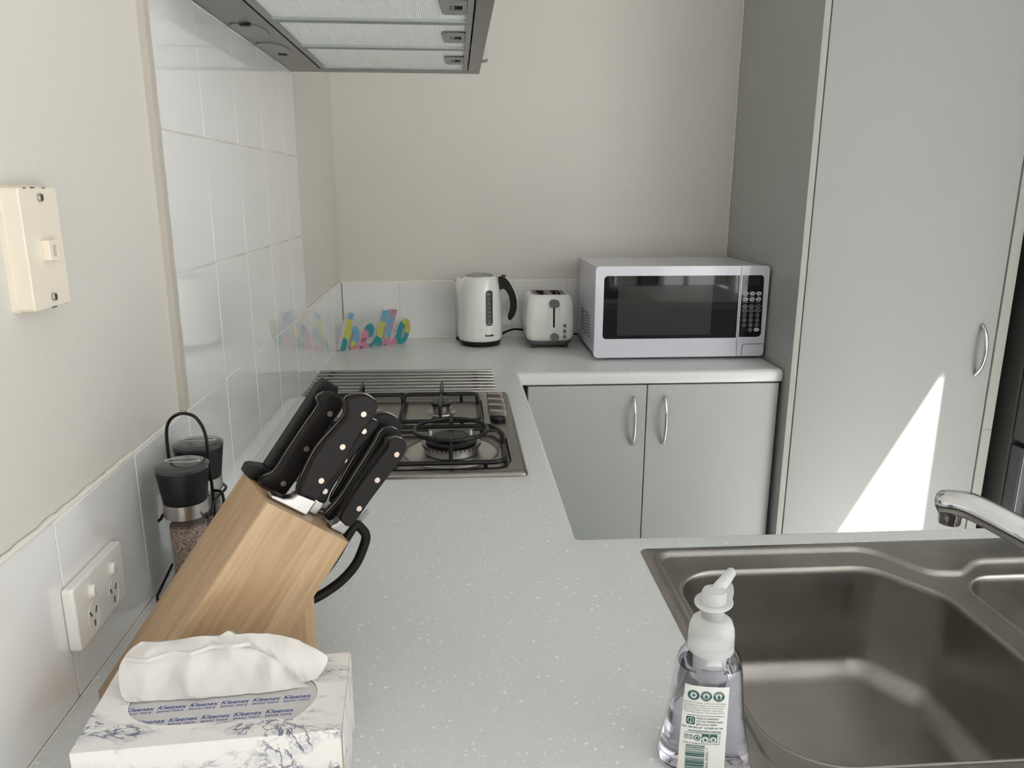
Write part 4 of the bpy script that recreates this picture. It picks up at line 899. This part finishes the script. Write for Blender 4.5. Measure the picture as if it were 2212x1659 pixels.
# ------------------------------------------------------------------ tissue box
TBA = math.radians(3.85); TB0 = V((.0855, -.5855, 0)); TBX = V((math.cos(TBA), math.sin(TBA), 0)); TBY = V((-math.sin(TBA), math.cos(TBA), 0)); TW, TD_, THh = .2150, .1125, .080
tf = lambda a, b, q: TB0+TBX*a+TBY*b+V((0, 0, q))
def marble():
    m = mat('marble-print card', (.8, .78, .76), .5); nt = m.node_tree; b = nt.nodes['Principled BSDF']; tc = node(nt, 'ShaderNodeTexCoord')
    mp = node(nt, 'ShaderNodeMapping'); mp.inputs['Rotation'].default_value = (.3, .2, .55); mp.inputs['Scale'].default_value = (1, 2.2, 1.3); mp.inputs['Location'].default_value = (.37, .13, .05); lk(nt, tc.outputs['Object'], mp.inputs[0])
    def vein(scale, dist, wdt, seed):
        n = node(nt, 'ShaderNodeTexNoise'); n.inputs['Scale'].default_value = scale; n.inputs['Detail'].default_value = 9; n.inputs['Roughness'].default_value = .62; n.inputs['Distortion'].default_value = dist
        of = node(nt, 'ShaderNodeVectorMath', operation='ADD'); of.inputs[1].default_value = (seed, seed*.7, seed*1.3); lk(nt, mp.outputs[0], of.inputs[0]); lk(nt, of.outputs[0], n.inputs['Vector'])
        a = node(nt, 'ShaderNodeMath', operation='SUBTRACT'); a.inputs[1].default_value = .5; lk(nt, n.outputs['Fac'], a.inputs[0]); ab = node(nt, 'ShaderNodeMath', operation='ABSOLUTE'); lk(nt, a.outputs[0], ab.inputs[0])
        r = node(nt, 'ShaderNodeMapRange'); r.inputs[1].default_value = 0; r.inputs[2].default_value = wdt; r.inputs[3].default_value = 1; r.inputs[4].default_value = 0; lk(nt, ab.outputs[0], r.inputs[0]); return r.outputs[0]
    gate = node(nt, 'ShaderNodeTexNoise'); gate.inputs['Scale'].default_value = 15; lk(nt, mp.outputs[0], gate.inputs['Vector'])
    gr = node(nt, 'ShaderNodeMapRange'); gr.inputs[1].default_value = .50; gr.inputs[2].default_value = .60; lk(nt, gate.outputs['Fac'], gr.inputs[0])
    v1 = vein(13, .9, .022, 3.1); v2 = vein(30, .6, .018, 8.3); v3 = vein(11, 1.2, .10, 3.1)
    mu = node(nt, 'ShaderNodeMath', operation='MULTIPLY'); lk(nt, v1, mu.inputs[0]); lk(nt, gr.outputs[0], mu.inputs[1])
    m2 = node(nt, 'ShaderNodeMath', operation='MULTIPLY'); lk(nt, v2, m2.inputs[0]); lk(nt, gr.outputs[0], m2.inputs[1]); m2b = node(nt, 'ShaderNodeMath', operation='MULTIPLY'); m2b.inputs[1].default_value = .55; lk(nt, m2.outputs[0], m2b.inputs[0])
    m3 = node(nt, 'ShaderNodeMath', operation='MULTIPLY'); lk(nt, v3, m3.inputs[0]); lk(nt, gr.outputs[0], m3.inputs[1]); m3b = node(nt, 'ShaderNodeMath', operation='MULTIPLY'); m3b.inputs[1].default_value = .35; lk(nt, m3.outputs[0], m3b.inputs[0])
    x1 = node(nt, 'ShaderNodeMix', data_type='RGBA'); x1.inputs[6].default_value = (.80, .775, .75, 1); x1.inputs[7].default_value = (.38, .40, .47, 1); lk(nt, m3b.outputs[0], x1.inputs[0])
    x2 = node(nt, 'ShaderNodeMix', data_type='RGBA'); x2.inputs[7].default_value = (.10, .12, .22, 1); lk(nt, m2b.outputs[0], x2.inputs[0]); lk(nt, x1.outputs[2], x2.inputs[6])
    x3 = node(nt, 'ShaderNodeMix', data_type='RGBA'); x3.inputs[7].default_value = (.05, .065, .15, 1); lk(nt, mu.outputs[0], x3.inputs[0]); lk(nt, x2.outputs[2], x3.inputs[6]); lk(nt, x3.outputs[2], b.inputs['Base Color']); return m
tbx = thing('tissue_box', tuple(TB0), 'marble-print tissue box with an oval opening at the bottom left corner', 'tissue box')
oc = (.1085, .0560); oval = spline([(oc[0]-.081, oc[1]+.002), (oc[0]-.072, oc[1]-.018), (oc[0]-.045, oc[1]-.030), (oc[0], oc[1]-.0325), (oc[0]+.045, oc[1]-.033), (oc[0]+.064, oc[1]-.036), (oc[0]+.078, oc[1]-.018), (oc[0]+.081, oc[1]+.0), (oc[0]+.072, oc[1]+.018), (oc[0]+.045, oc[1]+.030), (oc[0], oc[1]+.033), (oc[0]-.045, oc[1]+.030), (oc[0]-.072, oc[1]+.018)], 5, True)
m = MB(); rc = [(0, 0), (TW, 0), (TW, TD_), (0, TD_)]
m.prism(rc, THh-.0006, THh, [oval], tf); m.box(0, 0, 0, 0, 0, 0) if 0 else None
m.loft([[tf(x, y, 0) for x, y in rc], [tf(x, y, THh-.0006) for x, y in rc]], True, False)
mb_ = marble(); cd = obj('carton', m, mb_, tbx, smooth=20)
obj('side_flap', MB().prism([(.0006, .001), (TD_-.001, .001), (TD_-.001, THh-.001), (.0006, THh-.001)], .0003, .0009, (), lambda a, b, q: tf(TW+q, a, b)), mb_, tbx)
obj('flap_edge', MB().prism([(.0, .001), (.0009, .001), (.0009, THh-.002), (.0, THh-.002)], .0, .0004, (), lambda a, b, q: tf(TW-.0008+a, -q, b)), mat('raw card edge', (.45, .36, .25), .8), tbx)
fm = obj('film', MB().prism(offs(oval, .0003), THh-.0014, THh-.0011, (), tf), film_m, tbx)
m = MB()
for k in range(60):
    t = k/60; p = V(oval[int(t*len(oval))]); m.lathe([(.0006, THh-.0004), (.0005, THh+.0001)], tf(p.x, p.y, 0), 5)
obj('perforation_nubs', m, mat('torn card edge', (.75, .74, .72), .8), tbx)['kind'] = 'stuff'
m = MB()
for r, (y, x0_, nn_) in enumerate(((.0305, .052, 5), (.0485, .038, 6))):
    for k in range(nn_):
        X = x0_+k*.0268; Y = y+.0015*k*0
        put_text(m, 'Kleenex', .0072, lambda a, b, X=X, Y=Y: tf(X+a, Y+b, THh-.0009), shear=.25, bold=.012)
        put_text(m, 'BRAND TISSUE', .0034, lambda a, b, X=X, Y=Y: tf(X+a, Y-.0042+b, THh-.0009), shear=.2, bold=.01)
obj('film_print', m, blue_m, fm, smooth=0, weld=0, recalc=False)
# the pulled-up tissue
def lin(p, n):
    out = []
    for a, b in zip(p, p[1:]): out += [tuple(V(a).lerp(V(b), (k/n)**1.0)) for k in range(n)]
    return out+[p[-1]]
def grid_surface(rows, nu=6, nv=5, noise=.0009, seed=1):
    rnd = random.Random(seed)
    R_ = [[tuple(V(a).lerp(V(b), .8)) for a, b in zip(spline(r, nu), lin(r, nu))] for r in rows]; cols = len(R_[0]); out = []
    for c in range(cols): out.append(spline([R_[i][c] for i in range(len(R_))], nv))
    nr = len(out[0]); vs = []; ph = [rnd.uniform(0, 6.28) for _ in range(8)]
    for i in range(nr):
        for c in range(cols):
            p = V(out[c][i]); u_ = c/cols*14; v_ = i/nr*6
            d = math.sin(u_*1.3+v_*.8+ph[0])+.6*math.sin(u_*2.9-v_*1.7+ph[1])+.4*math.sin(u_*5.1+v_*3.1+ph[2])
            vs.append(p+V((0, -1, .3))*noise*d)
    fs = [(i*cols+c, i*cols+c+1, (i+1)*cols+c+1, (i+1)*cols+c) for i in range(nr-1) for c in range(cols-1)]
    return vs, fs
rw = [[(.104, -.522, .0806), (.123, -.523, .0806), (.142, -.523, .0806), (.16, -.522, .0806), (.179, -.521, .0806), (.198, -.520, .0806), (.217, -.518, .0806), (.234, -.516, .0806), (.247, -.514, .0806), (.264, -.513, .081)],
      [(.0975, -.514, .0870), (.119, -.5235, .0850), (.1385, -.507, .0925), (.159, -.522, .0860), (.177, -.519, .0870), (.196, -.508, .0930), (.215, -.504, .0955), (.230, -.513, .0920), (.243, -.507, .0870), (.257, -.513, .0880)],
      [(.0935, -.502, .102), (.118, -.511, .102), (.141, -.504, .1055), (.158, -.510, .1055), (.176, -.501, .1095), (.195, -.505, .112), (.214, -.498, .111), (.229, -.506, .106), (.239, -.500, .098), (.248, -.509, .0925)],
      [(.098, -.491, .111), (.117, -.499, .1130), (.136, -.492, .1145), (.155, -.499, .116), (.173, -.490, .117), (.19, -.496, .1185), (.203, -.494, .1145), (.216, -.495, .109), (.227, -.496, .104), (.237, -.497, .0970)],
      [(.108, -.486, .117), (.119, -.487, .117), (.137, -.485, .1165), (.150, -.486, .119), (.164, -.486, .121), (.178, -.486, .1200), (.187, -.486, .125), (.199, -.487, .116), (.213, -.489, .107), (.223, -.490, .1075)]]
vs, fs = grid_surface(rw)
back = [[(x+.002, y+.004, z-.002) for x, y, z in rw[4]], [(x*.9+.02, -.480, .100) for x, y, z in rw[4]], [(x*.8+.036, -.497, .0812) for x, y, z in rw[4]]]
v2, f2 = grid_surface(back, seed=4)
m = MB(); m.add(vs, fs); m.add(v2, f2)
tisue = obj('tissue', m, tissue_m, base=(.185, -.51, .0806), smooth=180, weld=0, recalc=False)
tag(tisue, 'white tissue pulled up through the slot of the marble-print box', 'tissue')
fl1 = [[(.190, -.487, .121), (.206, -.484, .1205), (.222, -.482, .118), (.238, -.482, .1145), (.248, -.484, .112), (.257, -.487, .109)],
       [(.196, -.489, .116), (.211, -.490, .1155), (.226, -.492, .112), (.242, -.492, .109), (.254, -.490, .105), (.268, -.489, .1035)],
       [(.204, -.491, .111), (.217, -.494, .1095), (.230, -.498, .104), (.246, -.500, .0995), (.261, -.497, .0965), (.2765, -.492, .0975)],
       [(.213, -.493, .106), (.224, -.498, .102), (.236, -.503, .0955), (.248, -.505, .0890), (.260, -.503, .0860), (.2750, -.496, .0900)],
       [(.221, -.495, .102), (.230, -.500, .0965), (.240, -.505, .0890), (.250, -.507, .0830), (.258, -.506, .0815), (.268, -.502, .0815)]]
vs, fs = grid_surface(fl1, noise=.0006, seed=9)
m = MB(); m.add(vs, fs); fb = [(.0965, -.4985, .1060), (.118, -.5055, .1075), (.140, -.4990, .1110), (.157, -.5045, .1120), (.175, -.4965, .1140), (.194, -.5005, .1160), (.208, -.4960, .1150)]
m_ = MB(); e0 = lin(fb, 5); e1 = [(x+.0004, y+.0016, z+.0028) for x, y, z in e0]
m_.loft([[V(a)+V((0, -.0005, .0)), V(b)+V((0, -.0005, 0)), V(b), V(a)] for a, b in zip(e0, e1)]); obj('folded_hem', m_, tissue_m, tisue, smooth=30, weld=0)
obj('folded_corner', m, tissue_m, tisue, smooth=180, weld=0, recalc=False)
# ------------------------------------------------------------------ grinders and their wire stand
def grinder(x, y, ztop, label, fill, dark=False):
    t = thing('salt_grinder' if not dark else 'pepper_grinder', (x, y, .004), label, 'grinder'); c = (x, y, .004); H = ztop-.004
    gp = [(.0265, 0), (.0275, .003), (.0270, .012), (.0245, .035), (.0240, .055), (.0255, .085), (.0265, H-.076), (.0262, H-.068)]
    gi = [(r-.0022, z) for r, z in gp[1:]]
    obj('glass_jar', MB().lathe(gp, c, 40, cap=False), pane_m, t)
    ft = H-.082; fl2 = [(r-.0028, z+.0006) for r, z in gp[1:] if z < ft]+[(.0222, ft), (.001, ft+.001)]
    obj('filling', MB().lathe([(.001, fl2[0][1])]+fl2, c, 40), fill, t)
    obj('steel_collar', MB().lathe([(.0262, H-.0690), (.0272, H-.0685), (.0272, H-.0500), (.0262, H-.0495)], c, 40), steel_m, t)
    obj('grinder_head', MB().lathe([(.0255, H-.0495), (.0268, H-.0490), (.0325, H-.006), (.0320, H-.005)], c, 44), blackpl_m, t)
    cp_ = obj('clear_cap', MB().lathe([(.0326, H-.006), (.0330, H-.002), (.0305, H), (.0260, H+.0012), (.014, H+.0022), (.002, H+.0026)], c, 44), mat('clear cap plastic %d' % dark, (.05, .05, .053), .08, coat=.5), t)
    obj('cap_ridge', MB().prism([(x+.0225*math.cos(a), y+.0085*math.sin(a)+.003) for a in [2*math.pi*k/32 for k in range(32)]], .004+H-.001, .004+H+.0032, [[(x+.0212*math.cos(a), y+.0073*math.sin(a)+.003) for a in [2*math.pi*k/32 for k in range(32)]]]), lblgrey_m, cp_, bevel=.0003)
    return t
def salt_mat(name, c1, c2, c3, sc):
    m = mat(name, c1, .45); nt = m.node_tree; b = nt.nodes['Principled BSDF']; tc = node(nt, 'ShaderNodeTexCoord')
    vo = node(nt, 'ShaderNodeTexVoronoi'); vo.inputs['Scale'].default_value = sc; lk(nt, tc.outputs['Object'], vo.inputs['Vector'])
    sp = node(nt, 'ShaderNodeSeparateColor'); lk(nt, vo.outputs['Color'], sp.inputs[0]); cr = node(nt, 'ShaderNodeValToRGB'); e = cr.color_ramp.elements
    e[0].color = (*c2, 1); e[1].color = (*c3, 1); k = e.new(.35); k.color = (*c1, 1); k = e.new(.7); k.color = tuple(x*.9 for x in c1)+(1,)
    lk(nt, sp.outputs[0], cr.inputs[0]); ds = node(nt, 'ShaderNodeMapRange'); ds.inputs[1].default_value = .0; ds.inputs[2].default_value = .6; ds.inputs[3].default_value = 1; ds.inputs[4].default_value = .45; lk(nt, vo.outputs['Distance'], ds.inputs[0])
    ml = node(nt, 'ShaderNodeVectorMath', operation='SCALE'); lk(nt, cr.outputs[0], ml.inputs[0]); lk(nt, ds.outputs[0], ml.inputs['Scale']); lk(nt, ml.outputs[0], b.inputs['Base Color'])
    bu = node(nt, 'ShaderNodeBump'); bu.inputs['Distance'].default_value = .0012; bu.invert = True; lk(nt, vo.outputs['Distance'], bu.inputs['Height']); lk(nt, bu.outputs[0], b.inputs['Normal']); return m
grinder(.0505, -.185, .183, 'nearer grinder of pink rock salt with black flared head in the wire stand', salt_mat('pink rock salt', (.72, .50, .42), (.33, .17, .12), (.88, .76, .70), 330))
grinder(.0440, -.100, .183, 'further grinder half hidden behind the salt one, with dark coarse filling', salt_mat('dark peppercorns', (.20, .15, .12), (.04, .03, .025), (.42, .34, .28), 300), True)
gs = thing('grinder_stand', (.047, -.142, 0), 'black wire stand with a tall hoop handle holding two grinders', 'stand')
hp_ = spline([(.0200, -.1425, .004), (.0195, -.1425, .06), (.0195, -.1425, .15), (.0195, -.1425, .205), (.0245, -.1425, .225), (.0360, -.1425, .2345), (.0480, -.1425, .2355), (.0600, -.1425, .229), (.0690, -.1425, .208), (.0705, -.1425, .17), (.0715, -.1425, .11), (.0715, -.1425, .004)], 6)
obj('hoop_handle', MB().tube(hp_, .0022, 10), black_m, gs)
for y, x in ((-.185, .0505), (-.100, .0440)):
    s_ = -1 if y < -.15 else 1; ye = y-s_*0
    arc = [(x+.0305*math.cos(a), y+.0305*math.sin(a)*1, .112) for a in [math.radians(q) for q in ((199, 190, 180, 170, 160, 150) if s_ < 0 else range(200, -21, -10))]]
    if s_ < 0:
        m = MB().tube([(.0195, -.1425, .112)]+arc[::-1]+[(arc[0][0]-.003, arc[0][1]-.004, .110)], .0020, 8)
        m.tube([(.0715, -.1425, .112)]+[(2*x-a, b, c) for a, b, c in arc[::-1]]+[(2*x-arc[0][0]+.002, arc[0][1]-.003, .116), (2*x-arc[0][0]-.001, arc[0][1]-.004, .119)], .0020, 8)
        obj('holding_arms', m, black_m, gs)
    else: obj('holding_ring', MB().tube([(.0195, -.1425, .112)]+arc+[(.0715, -.1425, .112)], .0020, 8), black_m, gs)
obj('side_hook', MB().tube(spline([(.0715, -.1425, .128), (.082, -.146, .128), (.0865, -.150, .124), (.0865, -.150, .108), (.083, -.152, .100)], 5), .0021, 8), black_m, gs)
obj('base_frame', MB().tube([(x, y, .0022) for x, y in rrect(.0140, .0840, -.225, -.060, .012, 4)], .0022, 8, closed=True), black_m, gs)
m = MB()
for y in (-.200, -.170, -.115, -.085): m.tube([(.0140, y, .0022), (.0840, y, .0022)], .0016, 8)
for x, y in ((.014, -.225), (.084, -.225), (.014, -.06), (.084, -.06)): pass
m.tube([(.0150, -.219, .002), (.0150, -.219, .016), (.0150, -.160, .030)], .0018, 8)
obj('base_wires', m, black_m, gs)
# ------------------------------------------------------------------ foam soap bottle
SX, SY = .6270, -.5330; SR = math.radians(-8)
sb = thing('soap_bottle', (SX, SY, 0), 'clear pump bottle of pale lilac foaming hand soap at the left edge of the sink', 'soap dispenser')
def sprof(z):  # half width, half depth
    T = [(0, .0405, .0225), (.006, .0425, .0245), (.014, .0420, .0240), (.035, .0375, .0222), (.060, .0335, .0212), (.085, .0310, .0208), (.102, .0295, .0205), (.112, .0270, .0200), (.119, .0215, .0185), (.123, .0175, .0172)]
    for a, b in zip(T, T[1:]):
        if a[0] <= z <= b[0]:
            t = (z-a[0])/(b[0]-a[0]); return a[1]+(b[1]-a[1])*t, a[2]+(b[2]-a[2])*t
    return T[-1][1:]
def sup(z, d=0, n=48, e=2.8):
    a, b = sprof(z); a -= d; b -= d; L = []
    e = 2.8 if z < .1 else 2.8-(z-.1)/.023*.8
    for k in range(n):
        t = 2*math.pi*k/n; c, s_ = math.cos(t), math.sin(t)
        x = a*math.copysign(abs(c)**(2/e), c); y = b*math.copysign(abs(s_)**(2/e), s_)
        L.append((SX+x*math.cos(SR)-y*math.sin(SR), SY+x*math.sin(SR)+y*math.cos(SR), z))
    return L
zz = [0, .003, .006, .010, .014, .022, .03, .04, .05, .06, .07, .08, .09, .098, .104, .109, .113, .116, .119, .121, .123]
m = MB(); m.loft([sup(z, .003 if z == 0 else 0) for z in zz]+[sup(z, .0013) for z in zz[::-1][:-1]]+[[(x, y, .0016) for x, y, z in sup(.003, .004)]]); m.v = m.v
bt_ = obj('bottle', m, bottle_m, sb, smooth=60)
m = MB(); m.loft([[(x, y, max(z, .0022)) for x, y, z in sup(z, .0016)] for z in zz if z <= .104]); obj('soap', m, soap_m, bt_, smooth=60)
def at(x, y, z): return (SX+x*math.cos(SR)-y*math.sin(SR), SY+x*math.sin(SR)+y*math.cos(SR), z)
NC = (SX, SY, 0)
pu = obj('pump_collar', MB().lathe([(.0200, .1185), (.0206, .119), (.0206, .126), (.0200, .1265), (.0204, .127), (.0204, .134), (.0198, .140), (.0176, .1465), (.0140, .1495), (.0112, .1500)], NC, 48), soap_white_m, sb, smooth=50)
obj('inner_pump', MB().lathe([(.006, .075), (.0065, .083), (.010, .088), (.0145, .092), (.0150, .1184)], NC, 32), soap_white_m, pu)
obj('stem', MB().lathe([(.0100, .1500), (.0098, .1640)], NC, 32), soap_white_m, pu)
hl = [(.0170*math.cos(math.radians(a)), .0170*math.sin(math.radians(a))) for a in range(70, 331, 10)]
hl = spline([(x*1.0, y) for x, y in hl][::2]+[(.0215, -.004), (.0300, .0035), (.0330, .009), (.0310, .0125), (.0230, .0120), (.0130, .0150)], 3, True)
HR = math.radians(30)
def hf(a, b, q, tilt=.12): x = a*math.cos(HR)-b*math.sin(HR); y = a*math.sin(HR)+b*math.cos(HR); return (SX+x, SY+y, q+tilt*a)
obj('pump_flange', MB().prism(hl, .1640, .1660, (), hf), soap_white_m, pu, bevel=.0008)
obj('pump_top', MB().lathe([(.0112, .1652), (.0112, .1735), (.0098, .1765), (.002, .1775)], NC, 32), soap_white_m, pu, smooth=50)
obj('nozzle', MB().tube([hf(0, .0015, .172, 0), hf(.012, .004, .1745, 0), hf(.026, .0075, .1780, 0), hf(.034, .0105, .1790, 0), hf(.0345, .0108, .1765, 0)], [.0055, .0055, .0050, .0045, .0040], 14), soap_white_m, pu)
# back label, wrapped on the flat front
def lf(a, b, q=0):
    hw, hd2 = sprof(max(0, min(.123, b))); t = min(.999, abs(a/hw)); y = -hd2*(1-t**2.8)**(1/2.8)-.0004-q; return at(a, y, b)
LX0, LX1, LZ0, LZ1 = -.0250, .0135, .0060, .0925
m = MB(); NX, NZ = 14, 24
def lx(i, z):
    t = i/NX; sh = (z-LZ0)/(LZ1-LZ0); return (LX0-.002+.0035*sh)+((LX1+.0015)-(LX0-.002+.0035*sh))*t
m.add([lf(lx(i, LZ0+(LZ1-LZ0)*j/NZ), LZ0+(LZ1-LZ0)*j/NZ) for j in range(NZ+1) for i in range(NX+1)], [(j*(NX+1)+i, j*(NX+1)+i+1, (j+1)*(NX+1)+i+1, (j+1)*(NX+1)+i) for j in range(NZ) for i in range(NX)])
lab = obj('label', m, paper_m, sb, smooth=60, weld=0)
m = MB(); Q = .00035
def ltx(s_, size, x, z, mi=0, rot=0, **k):
    put_text(m, s_, size, (lambda a, b: lf(x+a, z+b, Q)) if not rot else (lambda a, b: lf(x-b, z+a, Q)), mi, **k)
def lring(x, z, r, mi=0, inner=.0, n=28):
    o = [(x+r*math.cos(2*math.pi*k/n), z+r*math.sin(2*math.pi*k/n)) for k in range(n)]
    h = [[(x+inner*math.cos(2*math.pi*k/n), z+inner*math.sin(2*math.pi*k/n)) for k in range(n)]] if inner else ()
    m.prism(o, 0, 0, h, lambda a, b, q: lf(a, b, Q), mi, walls=False, capb=False)
for k, (x, l1, l2) in enumerate(((-.0160, 'KILLS', 'GERMS'), (-.0050, 'NATURALLY', 'DERIVED'), (.0062, 'DERMATOLOGICALLY', 'TESTED'))):
    lring(x, .0830, .0050, 0, .0029)
    for q, s_ in ((90, l1), (-90, l2)):
        cl_ = len(s_)
        for i, ch_ in enumerate(s_):
            a = math.radians(90-(i-(cl_-1)/2)*(150/16 if cl_ > 10 else 17)) if q > 0 else math.radians(-90+(i-(cl_-1)/2)*19)
            rr_ = .00395; th_ = a-math.pi/2 if q > 0 else a+math.pi/2
            put_text(m, ch_, .0014, lambda u_, v_, a=a, th_=th_, x=x: lf(x+rr_*math.cos(a)+u_*math.cos(th_)-(v_-.0005)*math.sin(th_), .0830+rr_*math.sin(a)+u_*math.sin(th_)+(v_-.0005)*math.cos(th_), Q*2), 1)
m.box(0, 0, 0, 0, 0, 0) if 0 else None
def lbar(x0, x1, z0, z1, mi=0, q=Q):
    n_ = max(1, int((x1-x0)/.0025)); xs = [x0+(x1-x0)*k/n_ for k in range(n_+1)]
    m.add([lf(x, z0, q) for x in xs]+[lf(x, z1, q) for x in xs], [(k, k+1, n_+k+2, n_+k+1) for k in range(n_)], mi)
lbar(-.0175, -.0145, .0825, .0835); lbar(-.0165, -.0155, .0815, .0845)
m.prism([(-.005+.0016*math.cos(t)*(1 if math.sin(t) < .3 else .4), .0828+.0021*math.sin(t)) for t in [2*math.pi*k/16 for k in range(16)]], 0, 0, (), lambda a, b, q: lf(a, b, Q), walls=False, capb=False)
m.prism([(.0062+.0014*math.cos(t)*(1 if math.sin(t) < .2 else .45), .0828+.0022*math.sin(t)) for t in [2*math.pi*k/16 for k in range(16)]], 0, 0, (), lambda a, b, q: lf(a, b, Q), walls=False, capb=False)
for i, s_ in enumerate(['Ingredients: Water, Sodium Laureth Sulfate,', 'Decylglucoside, Betaine, Lactic Acid, Coco', 'MEA, Fragrance, Poloxamer 124, Sodium', 'Benzoate, Sodium Salicylate, Hydroxide,', 'Citric Acid, Glycerin, Tetrasodium EDTA']):
    ltx(s_, .00212, LX0+.0012, .0752-i*.0024, 2, align='LEFT')
lbar(-.0205, .0120, .0627, .0631)
m.prism(rrect(-.0210, -.0135, .0535, .0613, .0012, 3), 0, 0, (), lambda a, b, q: lf(a, b, Q), walls=False, capb=False)
lring(-.01725, .0575, .0028, 1, .0023)
put_text(m, 'i', .0045, lambda a, b: lf(-.01725+a, .0560+b, Q*2), 1, bold=.03)
for i, s_ in enumerate(['Have a question?', 'Let our bubbly team', 'give you a hand']): ltx(s_, .0029, -.0123, .0594-i*.0030, 0, align='LEFT', bold=.01)
ltx('AUS 1800 802 307   NZ 0800 441 740', .0023, LX0+.0005, .0500, 0, align='LEFT', bold=.012)
ltx('www.palmolive.com.au', .0031, -.0045, .0465, 0, bold=.015)
lbar(-.0215, .0105, .0450, .0454)
ltx('SAVE', .0036, -.0185, .0408, 0, bold=.01); ltx('WATER', .0024, -.0185, .0386, 0, bold=.01); lring(-.0108, .0405, .0030, 0, .0022); lring(-.0108, .0405, .0012, 0)
for x in (-.0035, .0038):
    m.prism(rrect(x-.0033, x+.0033, .0365, .0445, .0006, 2), 0, 0, (), lambda a, b, q: lf(a, b, Q), walls=False, capb=False); lring(x, .0392, .0029, 1)
m2_ = [(-.0035+.0018*math.cos(t), .0392+.0018*math.sin(t)) for t in [math.pi/2+2*math.pi*k/3 for k in range(3)]]
for i in range(3):
    a, b = V(m2_[i]), V(m2_[(i+1) % 3]); c0 = a.lerp(b, .15); c1 = a.lerp(b, .75); nn = V((-(b-a).y, (b-a).x)).normalized()*.00045
    m.add([lf(*(c0+nn), Q*3), lf(*(c0-nn), Q*3), lf(*(c1-nn), Q*3), lf(*(c1+nn), Q*3)], [(0, 1, 2, 3)], 0)
for (a, b, c, d) in ((.0025, .0051, .0404, .0408), (.0028, .0048, .0375, .0401)):
    lbar(a, b, c, d, 0, Q*3)
for k in range(2): lbar(.0032+k*.0008, .0034+k*.0008, .0378, .0398, 1, Q*4)
ltx('arl.org.au', .0021, .0098, .0400, 0, rot=1)
ltx('Made by Colgate-Palmolive in Thailand', .0021, -.0065, .0342, 0)
rnd = random.Random(5); z = .0328
while z > .0085:
    h = rnd.choice([.0004, .0005, .0009, .0014]); lbar(-.0205, -.0035, z-h, z, 0); z -= h+rnd.choice([.0004, .0006, .0009])
ltx('50006 495001 >', .0034, .0000, .0195, 0, rot=1)
obj('label_print', m, [green_m, paper_m, mat('grey print', (.16, .19, .18), .6)], lab, smooth=0, weld=0, recalc=False)

# ------------------------------------------------------------------ dining chairs behind the camera, mirrored in the microwave door
wood_d = mat('dark dining wood', (.05, .022, .012), .35, coat=.2)
def chair(x, y, rz, label):
    t = thing('dining_chair', (x, y, FL), label, 'chair', None); T = Matrix.Translation((x, y, 0)) @ Matrix.Rotation(rz, 4, 'Z')
    def part(name, fn_, **k): m = MB(); m.T = T; fn_(m); return obj(name, m, wood_d, t, **k)
    part('seat', lambda m: m.box(-.22, .22, -.21, .21, FL+.44, FL+.47), bevel=.008)
    for a, b in ((-.19, -.18), (.19, -.18)): part('leg', lambda m: m.box(a-.018, a+.018, b-.018, b+.018, FL, FL+.44), bevel=.003)
    for a in (-.19, .19): part('back_post', lambda m: m.box(a-.018, a+.018, .18, .212, FL, FL+.98), bevel=.003)
    part('top_rail', lambda m: m.box(-.172, .172, .184, .208, FL+.90, FL+.98), bevel=.003)
    part('lower_rail', lambda m: m.box(-.172, .172, .186, .206, FL+.56, FL+.60), bevel=.003)
    for a in (-.12, -.06, 0, .06, .12): part('slat', lambda m: m.box(a-.015, a+.015, .19, .202, FL+.60, FL+.90), bevel=.002)
chair(2.12, -2.55, 2.2, 'dark wooden slat-back dining chair mirrored at the top right of the microwave door')
chair(1.98, -3.35, 1.9, 'dark wooden slat-back dining chair mirrored nearer the middle of the microwave door')
